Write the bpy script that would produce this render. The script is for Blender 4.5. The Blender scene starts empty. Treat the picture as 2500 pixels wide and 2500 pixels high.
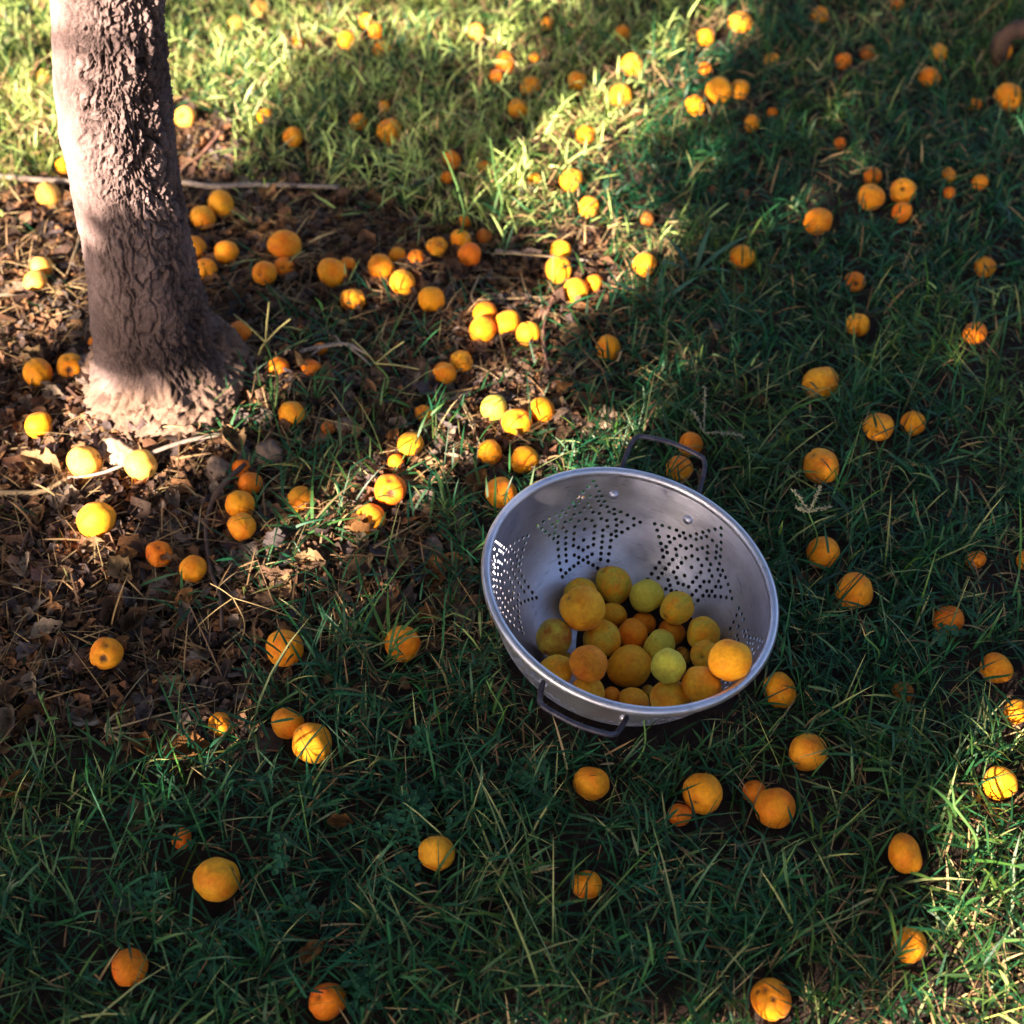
import bpy, bmesh, math, random
import numpy as np
from mathutils import Vector, Matrix, Euler, geometry

S = bpy.context.scene
COL = S.collection
rng = np.random.default_rng(7)
random.seed(7)

# ------------------------------------------------------------------ camera
H, PITCH, FF = 1.2, math.radians(49), 1.452
cam = bpy.data.objects.new('camera', bpy.data.cameras.new('camera'))
COL.objects.link(cam)
cam.location = (0, 0, H)
cam.rotation_euler = (math.pi/2 - PITCH, 0, 0)
cam.data.sensor_width = 36
cam.data.lens = 36*FF
cam.data.clip_start, cam.data.clip_end = .05, 500
cam.data.dof.use_dof = True
cam.data.dof.focus_distance = 1.40
cam.data.dof.aperture_fstop = 4.6
S.camera = cam

# ------------------------------------------------------------------ light
SUN_EL, SUN_AZ = math.radians(25), math.radians(54)       # from the left, a little from behind the camera
TO_SUN = np.array([-math.cos(SUN_AZ)*math.cos(SUN_EL), -math.sin(SUN_AZ)*math.cos(SUN_EL), math.sin(SUN_EL)])
world = bpy.data.worlds.new('World'); S.world = world; world.use_nodes = True
nt = world.node_tree; nt.nodes.clear()
sky = nt.nodes.new('ShaderNodeTexSky'); sky.sky_type = 'NISHITA'; sky.sun_disc = False
sky.sun_elevation = SUN_EL; sky.dust_density = 4.; sky.ozone_density = .3; sky.air_density = .8
sky.sun_rotation = math.atan2(TO_SUN[0], TO_SUN[1])
bg = nt.nodes.new('ShaderNodeBackground'); bg.inputs[1].default_value = .05
wo = nt.nodes.new('ShaderNodeOutputWorld')
nt.links.new(sky.outputs[0], bg.inputs[0]); nt.links.new(bg.outputs[0], wo.inputs[0])
sl = bpy.data.lights.new('sun', 'SUN'); sl.energy = 5.0; sl.angle = math.radians(.53); sl.color = (1, .83, .62)
sun = bpy.data.objects.new('sun', sl); COL.objects.link(sun)
sun.rotation_euler = Vector(TO_SUN).to_track_quat('Z', 'Y').to_euler()
S.view_settings.view_transform = 'Standard'; S.view_settings.look = 'None'
S.view_settings.exposure = 2.85; S.view_settings.gamma = 1
S.render.engine = 'CYCLES'
S.cycles.max_bounces = 6; S.cycles.diffuse_bounces = 3; S.cycles.glossy_bounces = 3
S.cycles.transmission_bounces = 4; S.cycles.transparent_max_bounces = 4
S.cycles.use_denoising = True

# ------------------------------------------------------------------ picture <-> place
RX = np.array([1., 0, 0]); UP = np.array([0, math.sin(PITCH), math.cos(PITCH)]); BK = np.array([0, -math.cos(PITCH), math.sin(PITCH)])
CAM = np.array([0, 0, H]); W = 1932.
def ray(x, y):
    return ((x-W/2)/W/FF)*RX - ((y-W/2)/W/FF)*UP - BK
def gp(x, y, z=0.):
    d = ray(x, y); return CAM + d*((z-H)/d[2])
def project(P):
    d = np.asarray(P, float) - CAM
    z = np.maximum(-(d@BK), .05)
    return W/2 + W*FF*(d@RX)/z, W/2 - W*FF*(d@UP)/z
def depth(p): return -((p-CAM)@BK)
OFF = (0, 834, 1666); TS = 834/1932.
def tile(c, r, x, y): return (OFF[c]+x*TS)*W/2500, (OFF[r]+y*TS)*W/2500

# ------------------------------------------------------------------ noise
def _h(ix, iy, iz, s):
    n = (ix.astype(np.uint32)*np.uint32(374761393) + iy.astype(np.uint32)*np.uint32(668265263)
         + iz.astype(np.uint32)*np.uint32(2246822519) + np.uint32(s*3266489917 & 0xffffffff))
    n = (n ^ (n >> np.uint32(13)))*np.uint32(1274126177)
    n = n ^ (n >> np.uint32(16))
    return n.astype(np.float64)/4294967295.*2-1
def vn(x, y, z=0., s=0):
    x, y, z = np.broadcast_arrays(np.asarray(x, float), np.asarray(y, float), np.asarray(z, float))
    fx, fy, fz = np.floor(x), np.floor(y), np.floor(z)
    ix, iy, iz = fx.astype(np.int64), fy.astype(np.int64), fz.astype(np.int64)
    u, v, w = x-fx, y-fy, z-fz
    u, v, w = u*u*(3-2*u), v*v*(3-2*v), w*w*(3-2*w)
    def L(a, b, t): return a+(b-a)*t
    def row(dz):
        return L(L(_h(ix, iy, iz+dz, s), _h(ix+1, iy, iz+dz, s), u), L(_h(ix, iy+1, iz+dz, s), _h(ix+1, iy+1, iz+dz, s), u), v)
    return L(row(0), row(1), w)
def fbm(x, y, z=0., s=0, o=4):
    a, t = 1., 0.
    for k in range(o):
        t = t + a*vn(x*2**k+k*7.3, y*2**k-k*3.1, np.asarray(z)*2**k+k*1.7, s+k); a *= .5
    return t/1.9
def sstep(a, b, x):
    t = np.clip((x-a)/(b-a), 0, 1); return t*t*(3-2*t)

def inpoly(poly, x, y):
    inside = np.zeros(np.shape(x), bool); n = len(poly)
    for i in range(n):
        x1, y1 = poly[i]; x2, y2 = poly[(i+1) % n]
        if y1 == y2: continue
        c = ((y1 > y) != (y2 > y)) & (x < (x2-x1)*(y-y1)/(y2-y1)+x1)
        inside ^= c
    return inside

# ------------------------------------------------------------------ mesh helpers
def link(o, parent=None):
    COL.objects.link(o)
    if parent is not None: o.parent = parent
    return o
def tag(o, label=None, cat=None, group=None, kind=None):
    if label: o['label'] = label
    if cat: o['category'] = cat
    if group: o['group'] = group
    if kind: o['kind'] = kind
    return o
def empty(name, loc=(0, 0, 0), label=None, cat=None, group=None):
    o = bpy.data.objects.new(name, None); o.empty_display_size = .01; o.location = loc
    return tag(link(o), label, cat, group)
def tri_mesh(name, V, T, C=None, smooth=True):
    V = np.ascontiguousarray(V, np.float32); T = np.ascontiguousarray(T, np.int32)
    me = bpy.data.meshes.new(name)
    me.vertices.add(len(V)); me.vertices.foreach_set('co', V.ravel())
    me.loops.add(T.size); me.loops.foreach_set('vertex_index', T.ravel())
    k = T.shape[1]
    me.polygons.add(len(T)); me.polygons.foreach_set('loop_start', np.arange(0, T.size, k, dtype=np.int32))
    me.update(calc_edges=True)
    if smooth: me.polygons.foreach_set('use_smooth', np.ones(len(T), bool))
    if C is not None:
        a = me.attributes.new('col', 'FLOAT_COLOR', 'POINT')
        C4 = np.ones((len(V), 4), np.float32); C4[:, :3] = C
        a.data.foreach_set('color', C4.ravel())
    return me
def obj(name, me, mat, parent=None):
    o = bpy.data.objects.new(name, me)
    if mat is not None and not me.materials: me.materials.append(mat)
    return link(o, parent)
def grid_faces(n, m, wrap=False):
    i = np.arange(n-1)[:, None]; j = np.arange(m if wrap else m-1)[None, :]
    a = i*m+j; b = i*m+(j+1) % m
    return np.stack([a, b, b+m, a+m], -1).reshape(-1, 4)
def catmull(P, k):
    P = np.array(P, float); Q = np.vstack([2*P[0]-P[1], P, 2*P[-1]-P[-2]]); out = []
    for i in range(1, len(Q)-2):
        for t in np.linspace(0, 1, k, endpoint=False):
            p0, p1, p2, p3 = Q[i-1:i+3]
            out.append(.5*(2*p1+(p2-p0)*t+(2*p0-5*p1+4*p2-p3)*t*t+(3*p1-p0-3*p2+p3)*t**3))
    out.append(P[-1]); return np.array(out)
def tube(P, R, seg=8, rough=0., seed=0, closed=False):
    P = np.array(P, float); n = len(P); R = np.broadcast_to(R, (n,)) if np.ndim(R) < 2 else R
    T = np.gradient(P, axis=0); T /= np.linalg.norm(T, axis=1)[:, None]+1e-12
    a = np.array([0, 0, 1.]) if abs(T[0][2]) < .9 else np.array([1., 0, 0])
    V = []
    N = np.cross(T[0], a); N /= np.linalg.norm(N)
    for i in range(n):
        N = N-T[i]*(N@T[i]); N /= np.linalg.norm(N); B = np.cross(T[i], N)
        th = np.linspace(0, 2*math.pi, seg, endpoint=False)
        rr = R[i]*(1+rough*vn(np.cos(th)*1.5+i*.35, np.sin(th)*1.5, i*.2, seed))
        V.append(P[i]+rr[:, None]*(np.cos(th)[:, None]*N+np.sin(th)[:, None]*B))
    V = np.vstack(V); F = [tuple(f) for f in grid_faces(n, seg, True)]
    F.append(tuple(range(seg))[::-1]); F.append(tuple(range((n-1)*seg, n*seg)))
    return V, F
class MB:
    def __init__(s): s.v = []; s.f = []; s.c = []
    def add(s, V, F, c=(1, 1, 1)):
        k = len(s.v); s.v += [tuple(p) for p in V]; s.f += [tuple(int(i)+k for i in f) for f in F]
        s.c += [c]*len(V) if np.ndim(c) == 1 else [tuple(q) for q in c]
    def mesh(s, name, smooth=True, col=False):
        me = bpy.data.meshes.new(name); me.from_pydata(s.v, [], s.f); me.update()
        if smooth: me.polygons.foreach_set('use_smooth', np.ones(len(s.f), bool))
        if col:
            a = me.attributes.new('col', 'FLOAT_COLOR', 'POINT')
            C4 = np.ones((len(s.v), 4), np.float32); C4[:, :3] = np.array(s.c); a.data.foreach_set('color', C4.ravel())
        return me
def pyd(name, V, F, smooth=True):
    m = MB(); m.add(V, F); return m.mesh(name, smooth)

# ------------------------------------------------------------------ materials
class NT:
    def __init__(s, name):
        s.m = bpy.data.materials.new(name); s.m.use_nodes = True; s.t = s.m.node_tree; s.t.nodes.clear()
        s.out = s.n('ShaderNodeOutputMaterial')
    def n(s, k, **kw):
        nd = s.t.nodes.new(k)
        for a, v in kw.items(): setattr(nd, a, v)
        return nd
    def l(s, a, b): s.t.links.new(a, b)
    def set(s, nd, **kw):
        for a, v in kw.items(): nd.inputs[a.replace('_', ' ')].default_value = v
        return nd
    def noise(s, vec, scale, det=4, rough=.6):
        nd = s.n('ShaderNodeTexNoise'); s.set(nd, Scale=scale, Detail=det, Roughness=rough)
        if vec is not None: s.l(vec, nd.inputs['Vector'])
        return nd.outputs[0]
    def ramp(s, fac, stops):
        nd = s.n('ShaderNodeValToRGB'); e = nd.color_ramp.elements
        while len(e) < len(stops): e.new(.5)
        for q, (p, c) in zip(e, stops): q.position = p; q.color = (*c, 1) if len(c) == 3 else c
        s.l(fac, nd.inputs[0]); return nd.outputs[0]
    def mix(s, fac, a, b, mode='MIX'):
        nd = s.n('ShaderNodeMix', data_type='RGBA', blend_type=mode)
        for v, i in ((fac, 0), (a, 6), (b, 7)):
            if hasattr(v, 'links'): s.l(v, nd.inputs[i])
            else: nd.inputs[i].default_value = v if i == 0 else (*v, 1)
        return nd.outputs[2]
    def bump(s, h, strength, dist):
        nd = s.n('ShaderNodeBump'); s.set(nd, Strength=strength, Distance=dist); s.l(h, nd.inputs['Height']); return nd.outputs[0]
    def bsdf(s, col, rough=.6, spec=.3, metal=0., normal=None):
        nd = s.n('ShaderNodeBsdfPrincipled')
        if hasattr(col, 'links'): s.l(col, nd.inputs['Base Color'])
        else: nd.inputs['Base Color'].default_value = (*col, 1)
        if hasattr(rough, 'links'): s.l(rough, nd.inputs['Roughness'])
        else: nd.inputs['Roughness'].default_value = rough
        nd.inputs['Specular IOR Level'].default_value = spec; nd.inputs['Metallic'].default_value = metal
        if normal is not None: s.l(normal, nd.inputs['Normal'])
        return nd
    def fin(s, nd): s.l(nd.outputs[0], s.out.inputs[0]); return s.m
def ocoord(t): return t.n('ShaderNodeTexCoord').outputs['Object']

def mat_leafy(name, trans, tint, rough=.5, spec=.3, noise_scale=0):
    t = NT(name); a = t.n('ShaderNodeAttribute', attribute_name='col').outputs['Color']
    if noise_scale:
        v = t.ramp(t.noise(ocoord(t), noise_scale, 3), [(.3, (.55, .55, .55)), (.7, (1.25, 1.25, 1.25))])
        a = t.mix(1., a, v, 'MULTIPLY')
    p = t.bsdf(a, rough, spec)
    tr = t.n('ShaderNodeBsdfTranslucent'); t.l(t.mix(1., a, tint, 'MULTIPLY'), tr.inputs[0])
    m = t.n('ShaderNodeMixShader'); m.inputs[0].default_value = trans
    t.l(p.outputs[0], m.inputs[1]); t.l(tr.outputs[0], m.inputs[2])
    return t.fin(m)
M_GRASS = mat_leafy('grass_blade', .32, (1.5, 1.25, .5), .45, .35)
M_STRAW = mat_leafy('straw', .22, (1.1, .95, .7), .7, .2)
M_LITTER = mat_leafy('dry_leaf', .12, (1.2, .8, .5), .75, .2, 260)
M_TREELEAF = mat_leafy('tree_leaf', .10, (1.2, 1.3, .4), .5, .3)

def mat_soil():
    t = NT('soil'); c = ocoord(t)
    a = t.ramp(t.noise(c, 30, 6, .7), [(.3, (.016, .011, .012)), (.55, (.034, .023, .021)), (.75, (.06, .042, .034))])
    b = t.noise(c, 220, 4, .7)
    return t.fin(t.bsdf(a, .95, .1, normal=t.bump(b, .8, .004)))
M_SOIL = mat_soil()

def mat_bark():
    t = NT('bark'); c = ocoord(t)
    a = t.n('ShaderNodeAttribute', attribute_name='col').outputs['Color']
    v = t.ramp(t.noise(c, 55, 6, .7), [(.25, (.66, .62, .6)), (.5, (1, 1, 1)), (.75, (1.22, 1.2, 1.16))])
    v2 = t.ramp(t.noise(c, 600, 3, .7), [(.3, (.72, .7, .68)), (.65, (1.15, 1.15, 1.15))])
    col = t.mix(1., t.mix(1., a, v, 'MULTIPLY'), v2, 'MULTIPLY')
    return t.fin(t.bsdf(col, .9, .15, normal=t.bump(t.noise(c, 420, 5, .75), .8, .004)))
M_BARK = mat_bark()

def mat_wood(name, c1, c2, scale=120):
    t = NT(name); c = ocoord(t)
    col = t.ramp(t.noise(c, scale, 5, .7), [(.3, c1), (.7, c2)])
    return t.fin(t.bsdf(col, .85, .2, normal=t.bump(t.noise(c, scale*4, 3), .5, .001)))
M_STICK = mat_wood('pale_stick', (.17, .125, .11), (.33, .26, .23))
M_TWIG = mat_wood('dark_twig', (.05, .032, .028), (.12, .08, .07))
M_REDTWIG = mat_wood('red_twig', (.15, .07, .055), (.28, .14, .11))
M_STRAWTWIG = mat_wood('straw_twig', (.20, .135, .08), (.36, .26, .16))
M_LOG = mat_wood('brown_root', (.035, .022, .018), (.11, .06, .045), 60)
M_CLOD = mat_wood('clod', (.11, .075, .06), (.24, .165, .135), 90)
M_CLAY = mat_wood('pale_clod', (.30, .20, .15), (.46, .34, .26), 90)

def mat_apricot():
    t = NT('apricot_skin'); c = ocoord(t)
    oi = t.n('ShaderNodeObjectInfo')
    add = t.n('ShaderNodeVectorMath', operation='ADD'); t.l(c, add.inputs[0])
    mul = t.n('ShaderNodeVectorMath', operation='SCALE'); t.l(oi.outputs['Random'], mul.inputs['Scale']); mul.inputs[0].default_value = (37, 91, 53)
    t.l(mul.outputs[0], add.inputs[1]); v = add.outputs[0]
    base = oi.outputs['Color']
    blush = t.ramp(t.noise(v, .9, 2), [(.44, (0, 0, 0)), (.68, (1, 1, 1))])
    base = t.mix(blush, base, t.mix(1., base, (.92, .62, .5), 'MULTIPLY'))
    gr = t.n('ShaderNodeAttribute', attribute_type='OBJECT', attribute_name='green').outputs['Fac']
    gm = t.n('ShaderNodeMath', operation='MULTIPLY'); t.l(gr, gm.inputs[0])
    t.l(t.ramp(t.noise(v, 1.1, 4, .65), [(.36, (0, 0, 0)), (.60, (1, 1, 1))]), gm.inputs[1])
    base = t.mix(gm.outputs[0], base, (.56, .48, .05))
    mott = t.ramp(t.noise(v, 5, 4, .7), [(.3, (.80, .72, .62)), (.62, (1.06, 1.06, 1.06))])
    base = t.mix(1., base, mott, 'MULTIPLY')
    sp = t.n('ShaderNodeTexVoronoi'); t.set(sp, Scale=7.5); t.l(v, sp.inputs['Vector'])
    spot = t.ramp(sp.outputs['Distance'], [(.05, (1, 1, 1)), (.13, (0, 0, 0))])
    sf = t.n('ShaderNodeMath', operation='MULTIPLY'); t.l(spot, sf.inputs[0])
    t.l(t.ramp(t.noise(v, 1.3, 1), [(.44, (0, 0, 0)), (.60, (.85, .85, .85))]), sf.inputs[1])
    base = t.mix(sf.outputs[0], base, (.20, .075, .02))
    scar = t.n('ShaderNodeAttribute', attribute_name='scar').outputs['Fac']
    base = t.mix(scar, base, (.085, .032, .014))
    p = t.bsdf(base, .58, .22, normal=t.bump(t.noise(v, 30, 4), .16, .02))
    p.inputs['Sheen Weight'].default_value = .05; p.inputs['Sheen Roughness'].default_value = .5
    return t.fin(p)
M_APR = mat_apricot()

def mat_alu():
    t = NT('aluminium'); c = ocoord(t)
    mp = t.n('ShaderNodeMapping'); mp.inputs['Scale'].default_value = (3, 3, 900); t.l(c, mp.inputs[0])
    br = t.noise(mp.outputs[0], 1., 3)
    col = t.ramp(t.noise(c, 22, 4, .65), [(.3, (.42, .42, .55)), (.7, (.55, .55, .68))])
    m2 = t.n('ShaderNodeMapping'); m2.inputs['Scale'].default_value = (60, 60, 420); m2.inputs['Rotation'].default_value = (.5, .3, .2); t.l(c, m2.inputs[0])
    col = t.mix(1., col, t.ramp(t.noise(m2.outputs[0], 1., 2), [(.28, (.72, .71, .70)), (.42, (1, 1, 1))]), 'MULTIPLY')          # scratches
    col = t.mix(1., col, t.ramp(t.noise(c, 9, 6, .75), [(.34, (.82, .81, .82)), (.52, (1, 1, 1))]), 'MULTIPLY')                    # old water stains
    ro = t.ramp(t.noise(c, 40, 4), [(.3, (.27,)*3), (.7, (.44,)*3)])
    p = t.bsdf(col, ro, .5, .88, t.bump(br, .16, .0012))
    return t.fin(p)
M_ALU = mat_alu()
def mat_iron():
    t = NT('dark_iron'); c = ocoord(t)
    col = t.ramp(t.noise(c, 130, 4), [(.35, (.030, .029, .055)), (.75, (.085, .075, .105))])
    return t.fin(t.bsdf(col, .42, .5, .55, t.bump(t.noise(c, 500, 3), .25, .001)))
M_IRON = mat_iron()

# ------------------------------------------------------------------ maps of the place (drawn over the photo, read on the ground)
DIRT = [(-400, 345), (150, 352), (330, 215), (420, 225), (465, 330), (640, 372), (760, 405), (860, 430), (1000, 445), (1120, 452),
        (1180, 540), (1130, 620), (1105, 700), (1150, 790), (1080, 855), (980, 905), (905, 960), (900, 1040), (880, 1130), (790, 1165),
        (680, 1190), (600, 1235), (540, 1310), (470, 1390), (300, 1440), (-400, 1430)]
ISLES = [(560, 965, 55, 40, .9), (650, 1215, 75, 60, .9), (745, 830, 70, 50, .6), (485, 1015, 60, 22, .9), (520, 790, 60, 40, .6), (640, 640, 90, 50, .5),
         (560, 870, 60, 40, .5), (880, 620, 40, 30, .2), (930, 420, 60, 45, .6), (350, 1110, 50, 60, .35), (830, 960, 70, 40, .6), (620, 900, 90, 80, .35),
         (700, 1060, 90, 70, .3), (840, 1130, 60, 60, .6), (480, 400, 40, 60, .3), (1000, 920, 60, 30, .5), (1150, 640, 50, 40, .5), (380, 800, 40, 30, .25)]
def dirt_at(u, v):
    du, dv = 40*fbm(u/90, v/90, 0, 11), 40*fbm(u/90, v/90, 5, 12)
    d = inpoly(DIRT, u+du, v+dv).astype(float)
    return d
def grass_at(u, v):
    d = dirt_at(u, v)
    g = 1-d*(.985-.40*sstep(430, 560, u)*sstep(500, 640, v)*sstep(-.2, .3, vn(u/45., v/45., 0, 14)))
    for (x, y, rx, ry, a) in ISLES:
        q = ((u-x)/rx)**2+((v-y)/ry)**2
        g = np.maximum(g, d*a*np.exp(-q*1.1)*1.1)
    return g

def gz(x, y):
    x = np.asarray(x, float); y = np.asarray(y, float)
    z = .007*vn(x*5, y*5, 0, 3)+.004*vn(x*14, y*14, 0, 4)+.0022*vn(x*45, y*45, 0, 5)
    z = z+.0016*vn(x*110, y*110, 0, 6)
    z = z+.020*np.exp(-((x+.40)**2+(y-1.23)**2)/.022)
    k = np.exp(-((x-.09)**2+(y-.86)**2)/.012)
    return z*(1-k)
def g1(x, y): return float(gz(np.array([x]), np.array([y]))[0])
def onground(x, y, up=0.):
    p = gp(x, y, up)
    for _ in range(3): p = gp(x, y, up+g1(p[0], p[1]))
    return p

# ------------------------------------------------------------------ ground
def build_ground():
    def axis(a, b, st, far):
        mid = np.arange(a, b+st/2, st); g = st*1.35**np.arange(1, 28); g = np.cumsum(g); g = g[g < far]
        return np.concatenate([a-g[::-1], mid, b+g])
    xs = axis(-1.0, 1.0, .009, 70); ys = axis(.3, 2.4, .009, 70)
    X, Y = np.meshgrid(xs, ys); x, y = X.ravel(), Y.ravel()
    V = np.stack([x, y, gz(x, y)], 1)
    me = tri_mesh('ground', V, grid_faces(len(ys), len(xs)))
    tag(obj('ground', me, M_SOIL), kind='structure')
build_ground()

# ------------------------------------------------------------------ trees
TR = [(.56, -.355, .0520), (.49, -.365, .0515), (.418, -.378, .0535), (.359, -.385, .0537), (.297, -.389, .0531), (.231, -.391, .0551), (.16, -.392, .0582),
      (.109, -.395, .063), (.075, -.395, .0667), (.056, -.396, .0715), (.046, -.397, .0775), (.028, -.400, .0845), (.005, -.403, .085), (-.02, -.405, .078), (-.06, -.405, .060)]
TRZ = np.array([t[0] for t in TR])[::-1]; TRX = np.array([t[1] for t in TR])[::-1]; TRR = np.array([t[2] for t in TR])[::-1]
TY = 1.23
def worley(x, y, wrap, s):
    """cell noise on a sheet that closes on itself after `wrap` cells in x: edge distance, cell number, offset from the cell's middle"""
    fx, fy = np.floor(x).astype(np.int64), np.floor(y).astype(np.int64)
    f1 = np.full(x.shape, 9.); f2 = np.full(x.shape, 9.); cid = np.zeros(x.shape); off = np.zeros(x.shape)
    for i in (-1, 0, 1):
        for j in (-1, 0, 1):
            cx, cy = (fx+i) % wrap, fy+j; z = np.zeros_like(cx)
            px = fx+i+.5+.46*_h(cx, cy, z, s); py = fy+j+.5+.46*_h(cx, cy, z+1, s)
            d = np.hypot(x-px, y-py); n = d < f1
            f2 = np.where(n, f1, np.minimum(f2, d)); off = np.where(n, y-py+(x-px)*.5, off); cid = np.where(n, _h(cx, cy, z+2, s), cid); f1 = np.where(n, d, f1)
    return f2-f1, cid, off
def bark_surface(th, z, r0):
    """height (m) and colour of the bark at angle th and height z"""
    a, b = np.cos(th)*r0, np.sin(th)*r0
    u = (th+math.pi)/(2*math.pi)
    wx = .011*vn(a*30, b*30, z*24, 20)+.006*vn(a*90, b*90, z*70, 18); wz = .012*vn(a*28, b*28, z*20, 21)+.006*vn(a*80, b*80, z*50, 19)
    slant = .10*np.sin(z*9+.6)
    uu = u+(wx+slant*.03)/(2*math.pi*r0)
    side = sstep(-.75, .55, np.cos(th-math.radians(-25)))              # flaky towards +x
    patch = sstep(-.35, .35, vn(a*13, b*13, z*6, 25)+.25*side)
    rough = (.28+.72*side)*(.42+.58*patch)
    e1, c1, o1 = worley((uu % 1)*38, (z+wz)*13, 38, 5)
    e2, c2, o2 = worley((uu % 1)*64, (z+wz)*52, 64, 6)
    e3, c3, o3 = worley((uu % 1)*150, (z+wz*.6)*190, 150, 7)
    k1 = np.exp(-(e1/.06)**2)*sstep(-.05, .45, vn(a*20, b*20, z*14, 23)+.4*rough); k2 = np.exp(-(e2/.10)**2)*sstep(0, .5, vn(a*35, b*35, z*20, 24)+.75*rough-.1)
    lump = .0055*fbm(a*14, b*14, z*9, 26)+.002*fbm(a*55, b*55, z*30, 27)
    h = lump+rough*(.0018*c1+.0011*o1+.0018*c2+.0016*o2+.0021*c3+.0014*o3)-.0052*k1*(.35+rough)-.0030*k2*(.2+rough)+.0007*vn(a*230, b*230, z*150, 28)
    kq = ((th-(-math.pi/2+.30))*r0/.019)**2+((z-.372)/.028)**2           # a healed knot
    h = h+.006*np.exp(-kq)-.003*np.exp(-(np.sqrt(kq)-1.25)**2*9)
    tone = np.clip(.5+.45*vn(a*30, b*30, z*14, 29)+.22*c2*rough+.15*c3, 0, 1)
    c = np.stack([.120+.158*tone, .082+.115*tone, .086+.115*tone], -1)
    c = c*(1+.55*(1-side)-.28*(rough*(1-tone)))[..., None]  # smooth side is paler; the trunk's sunlit side is painted in as well
    cr = np.clip((k1*.85+k2*.7)*(.35+rough*.7), 0, 1)[..., None]
    c = c*(1-cr)+np.array([.034, .021, .018])*cr
    return h, c
def build_main_tree():
    root = empty('apricot_tree', (TRX[1], TY, 0), 'leaning apricot tree trunk with rough grey bark and a swollen pale base', 'tree')
    nt_, nz = 330, 400
    zs = np.concatenate([np.linspace(-.06, .62, nz), .62+np.cumsum(np.linspace(.01, .12, 22))])
    th = np.linspace(0, 2*math.pi, nt_, endpoint=False)-math.pi
    TH, Z = np.meshgrid(th, zs)
    top = np.maximum(Z-.56, 0)
    r = np.interp(Z, TRZ, TRR)*(1-.10*np.clip(top, 0, 2)); x0 = np.interp(Z, TRZ, TRX)+top*.10
    h, c = bark_surface(TH, Z, .055)
    # swollen clay-coloured foot
    a, b = np.cos(TH), np.sin(TH)
    foot = 1-sstep(.045, .085, Z+.022*vn(a*3, b*3, Z*20, 31))
    wz_ = Z+.012*vn(a*5, b*5, Z*60, 41); crumb = .011*fbm(a*2.6, b*2.6, wz_*46, 32)+.007*fbm(a*6, b*6, wz_*130, 33)+.0045*vn(a*15, b*15, wz_*300, 34)-.0045*sstep(.12, .45, vn(a*14, b*14, Z*165, 35)*.7+.5*vn(a*6, b*6, Z*60, 38))+.0030*vn(a*30, b*30, wz_*520, 39)
    flare = .010*foot*(1+1.2*np.cos(TH-math.radians(-40)))
    h = h*(1-foot)+foot*crumb+flare
    tone = (.5+.5*fbm(a*5, b*5, Z*50, 36))[..., None]
    pits = sstep(.12, .45, vn(a*14, b*14, Z*165, 35)*.7+.5*vn(a*6, b*6, Z*60, 38))[..., None]
    cf = np.array([.12, .072, .055])*(1-tone)+np.array([.30, .20, .165])*tone
    cf = cf*(1-pits)+np.array([.075, .045, .034])*pits
    c = c*(1-foot[..., None])+cf*foot[..., None]
    dark = (sstep(.05, .075, Z)*(1-sstep(.12, .19, Z+.02*vn(a*4, b*4, Z*20, 37))))[..., None]
    c = c*(1-.40*dark)                                      # band of shade over the lower trunk, painted into the bark
    R = r+h
    V = np.stack([x0+R*np.cos(TH), TY+R*np.sin(TH), Z], -1).reshape(-1, 3)
    V -= np.array(root.location)
    me = tri_mesh('trunk', V, grid_faces(len(zs), nt_, True), c.reshape(-1, 3))
    obj('trunk', me, M_BARK, root)
    # limbs and crown above the picture
    zt = zs[-1]; tx = float(np.interp(zt, TRZ, TRX)+(zt-.56)*.10)
    tips = []
    for k in range(5):
        az = k*1.257+.4; P = [(tx, TY, zt-.05)]
        for s in (.35, .7, 1.05):
            P.append((tx+math.cos(az)*s*1.0+random.uniform(-.08, .08), TY+math.sin(az)*s*1.0+random.uniform(-.08, .08), zt+s*.75))
        tips += P[1:]
        V, F = tube(np.array(catmull(P, 5))-np.array(root.location), np.linspace(.036, .009, 16), 8, .1, k)
        m = MB(); m.add(V, F, (.3, .24, .21)); obj('limb', m.mesh('limb', True, True), M_BARK, root)
    n = 2600
    base = np.array(tips)[rng.integers(0, len(tips), n)]+rng.normal(size=(n, 3))*[.28, .28, .20]
    base = base[base[:, 2] > 1.75]
    V, T, C = leaves(base, .028)
    obj('crown', tri_mesh('crown', V-np.array(root.location), T, C), M_TREELEAF, root)
def leaves(P, size):
    n = len(P)
    q = np.cross(TO_SUN+rng.normal(0, .55, (n, 3)), rng.normal(size=(n, 3))); q /= np.linalg.norm(q, axis=1)[:, None]     # leaves turned to the sun so the crowns block more of it
    w = np.cross(q, TO_SUN+rng.normal(0, .55, (n, 3))); w /= np.linalg.norm(w, axis=1)[:, None]
    nn = np.cross(q, w); s = size*rng.uniform(.75, 1.25, (n, 1))
    V = np.stack([P-q*s, P-q*.3*s+w*.62*s+nn*.15*s, P+q*.45*s+w*.5*s+nn*.15*s, P+q*s*1.1, P+q*.45*s-w*.5*s+nn*.15*s, P-q*.3*s-w*.62*s+nn*.15*s], 1)
    k = (np.arange(n)*6)[:, None, None]
    T = (k+np.array([[0, 1, 2], [0, 2, 3], [0, 3, 4], [0, 4, 5]])[None]).reshape(-1, 3)
    b = rng.uniform(.7, 1.25, (n, 1))
    C = np.repeat(np.array([[.05, .10, .022]])*b, 6, 0)
    return V.reshape(-1, 3), T, C
build_main_tree()

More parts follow.
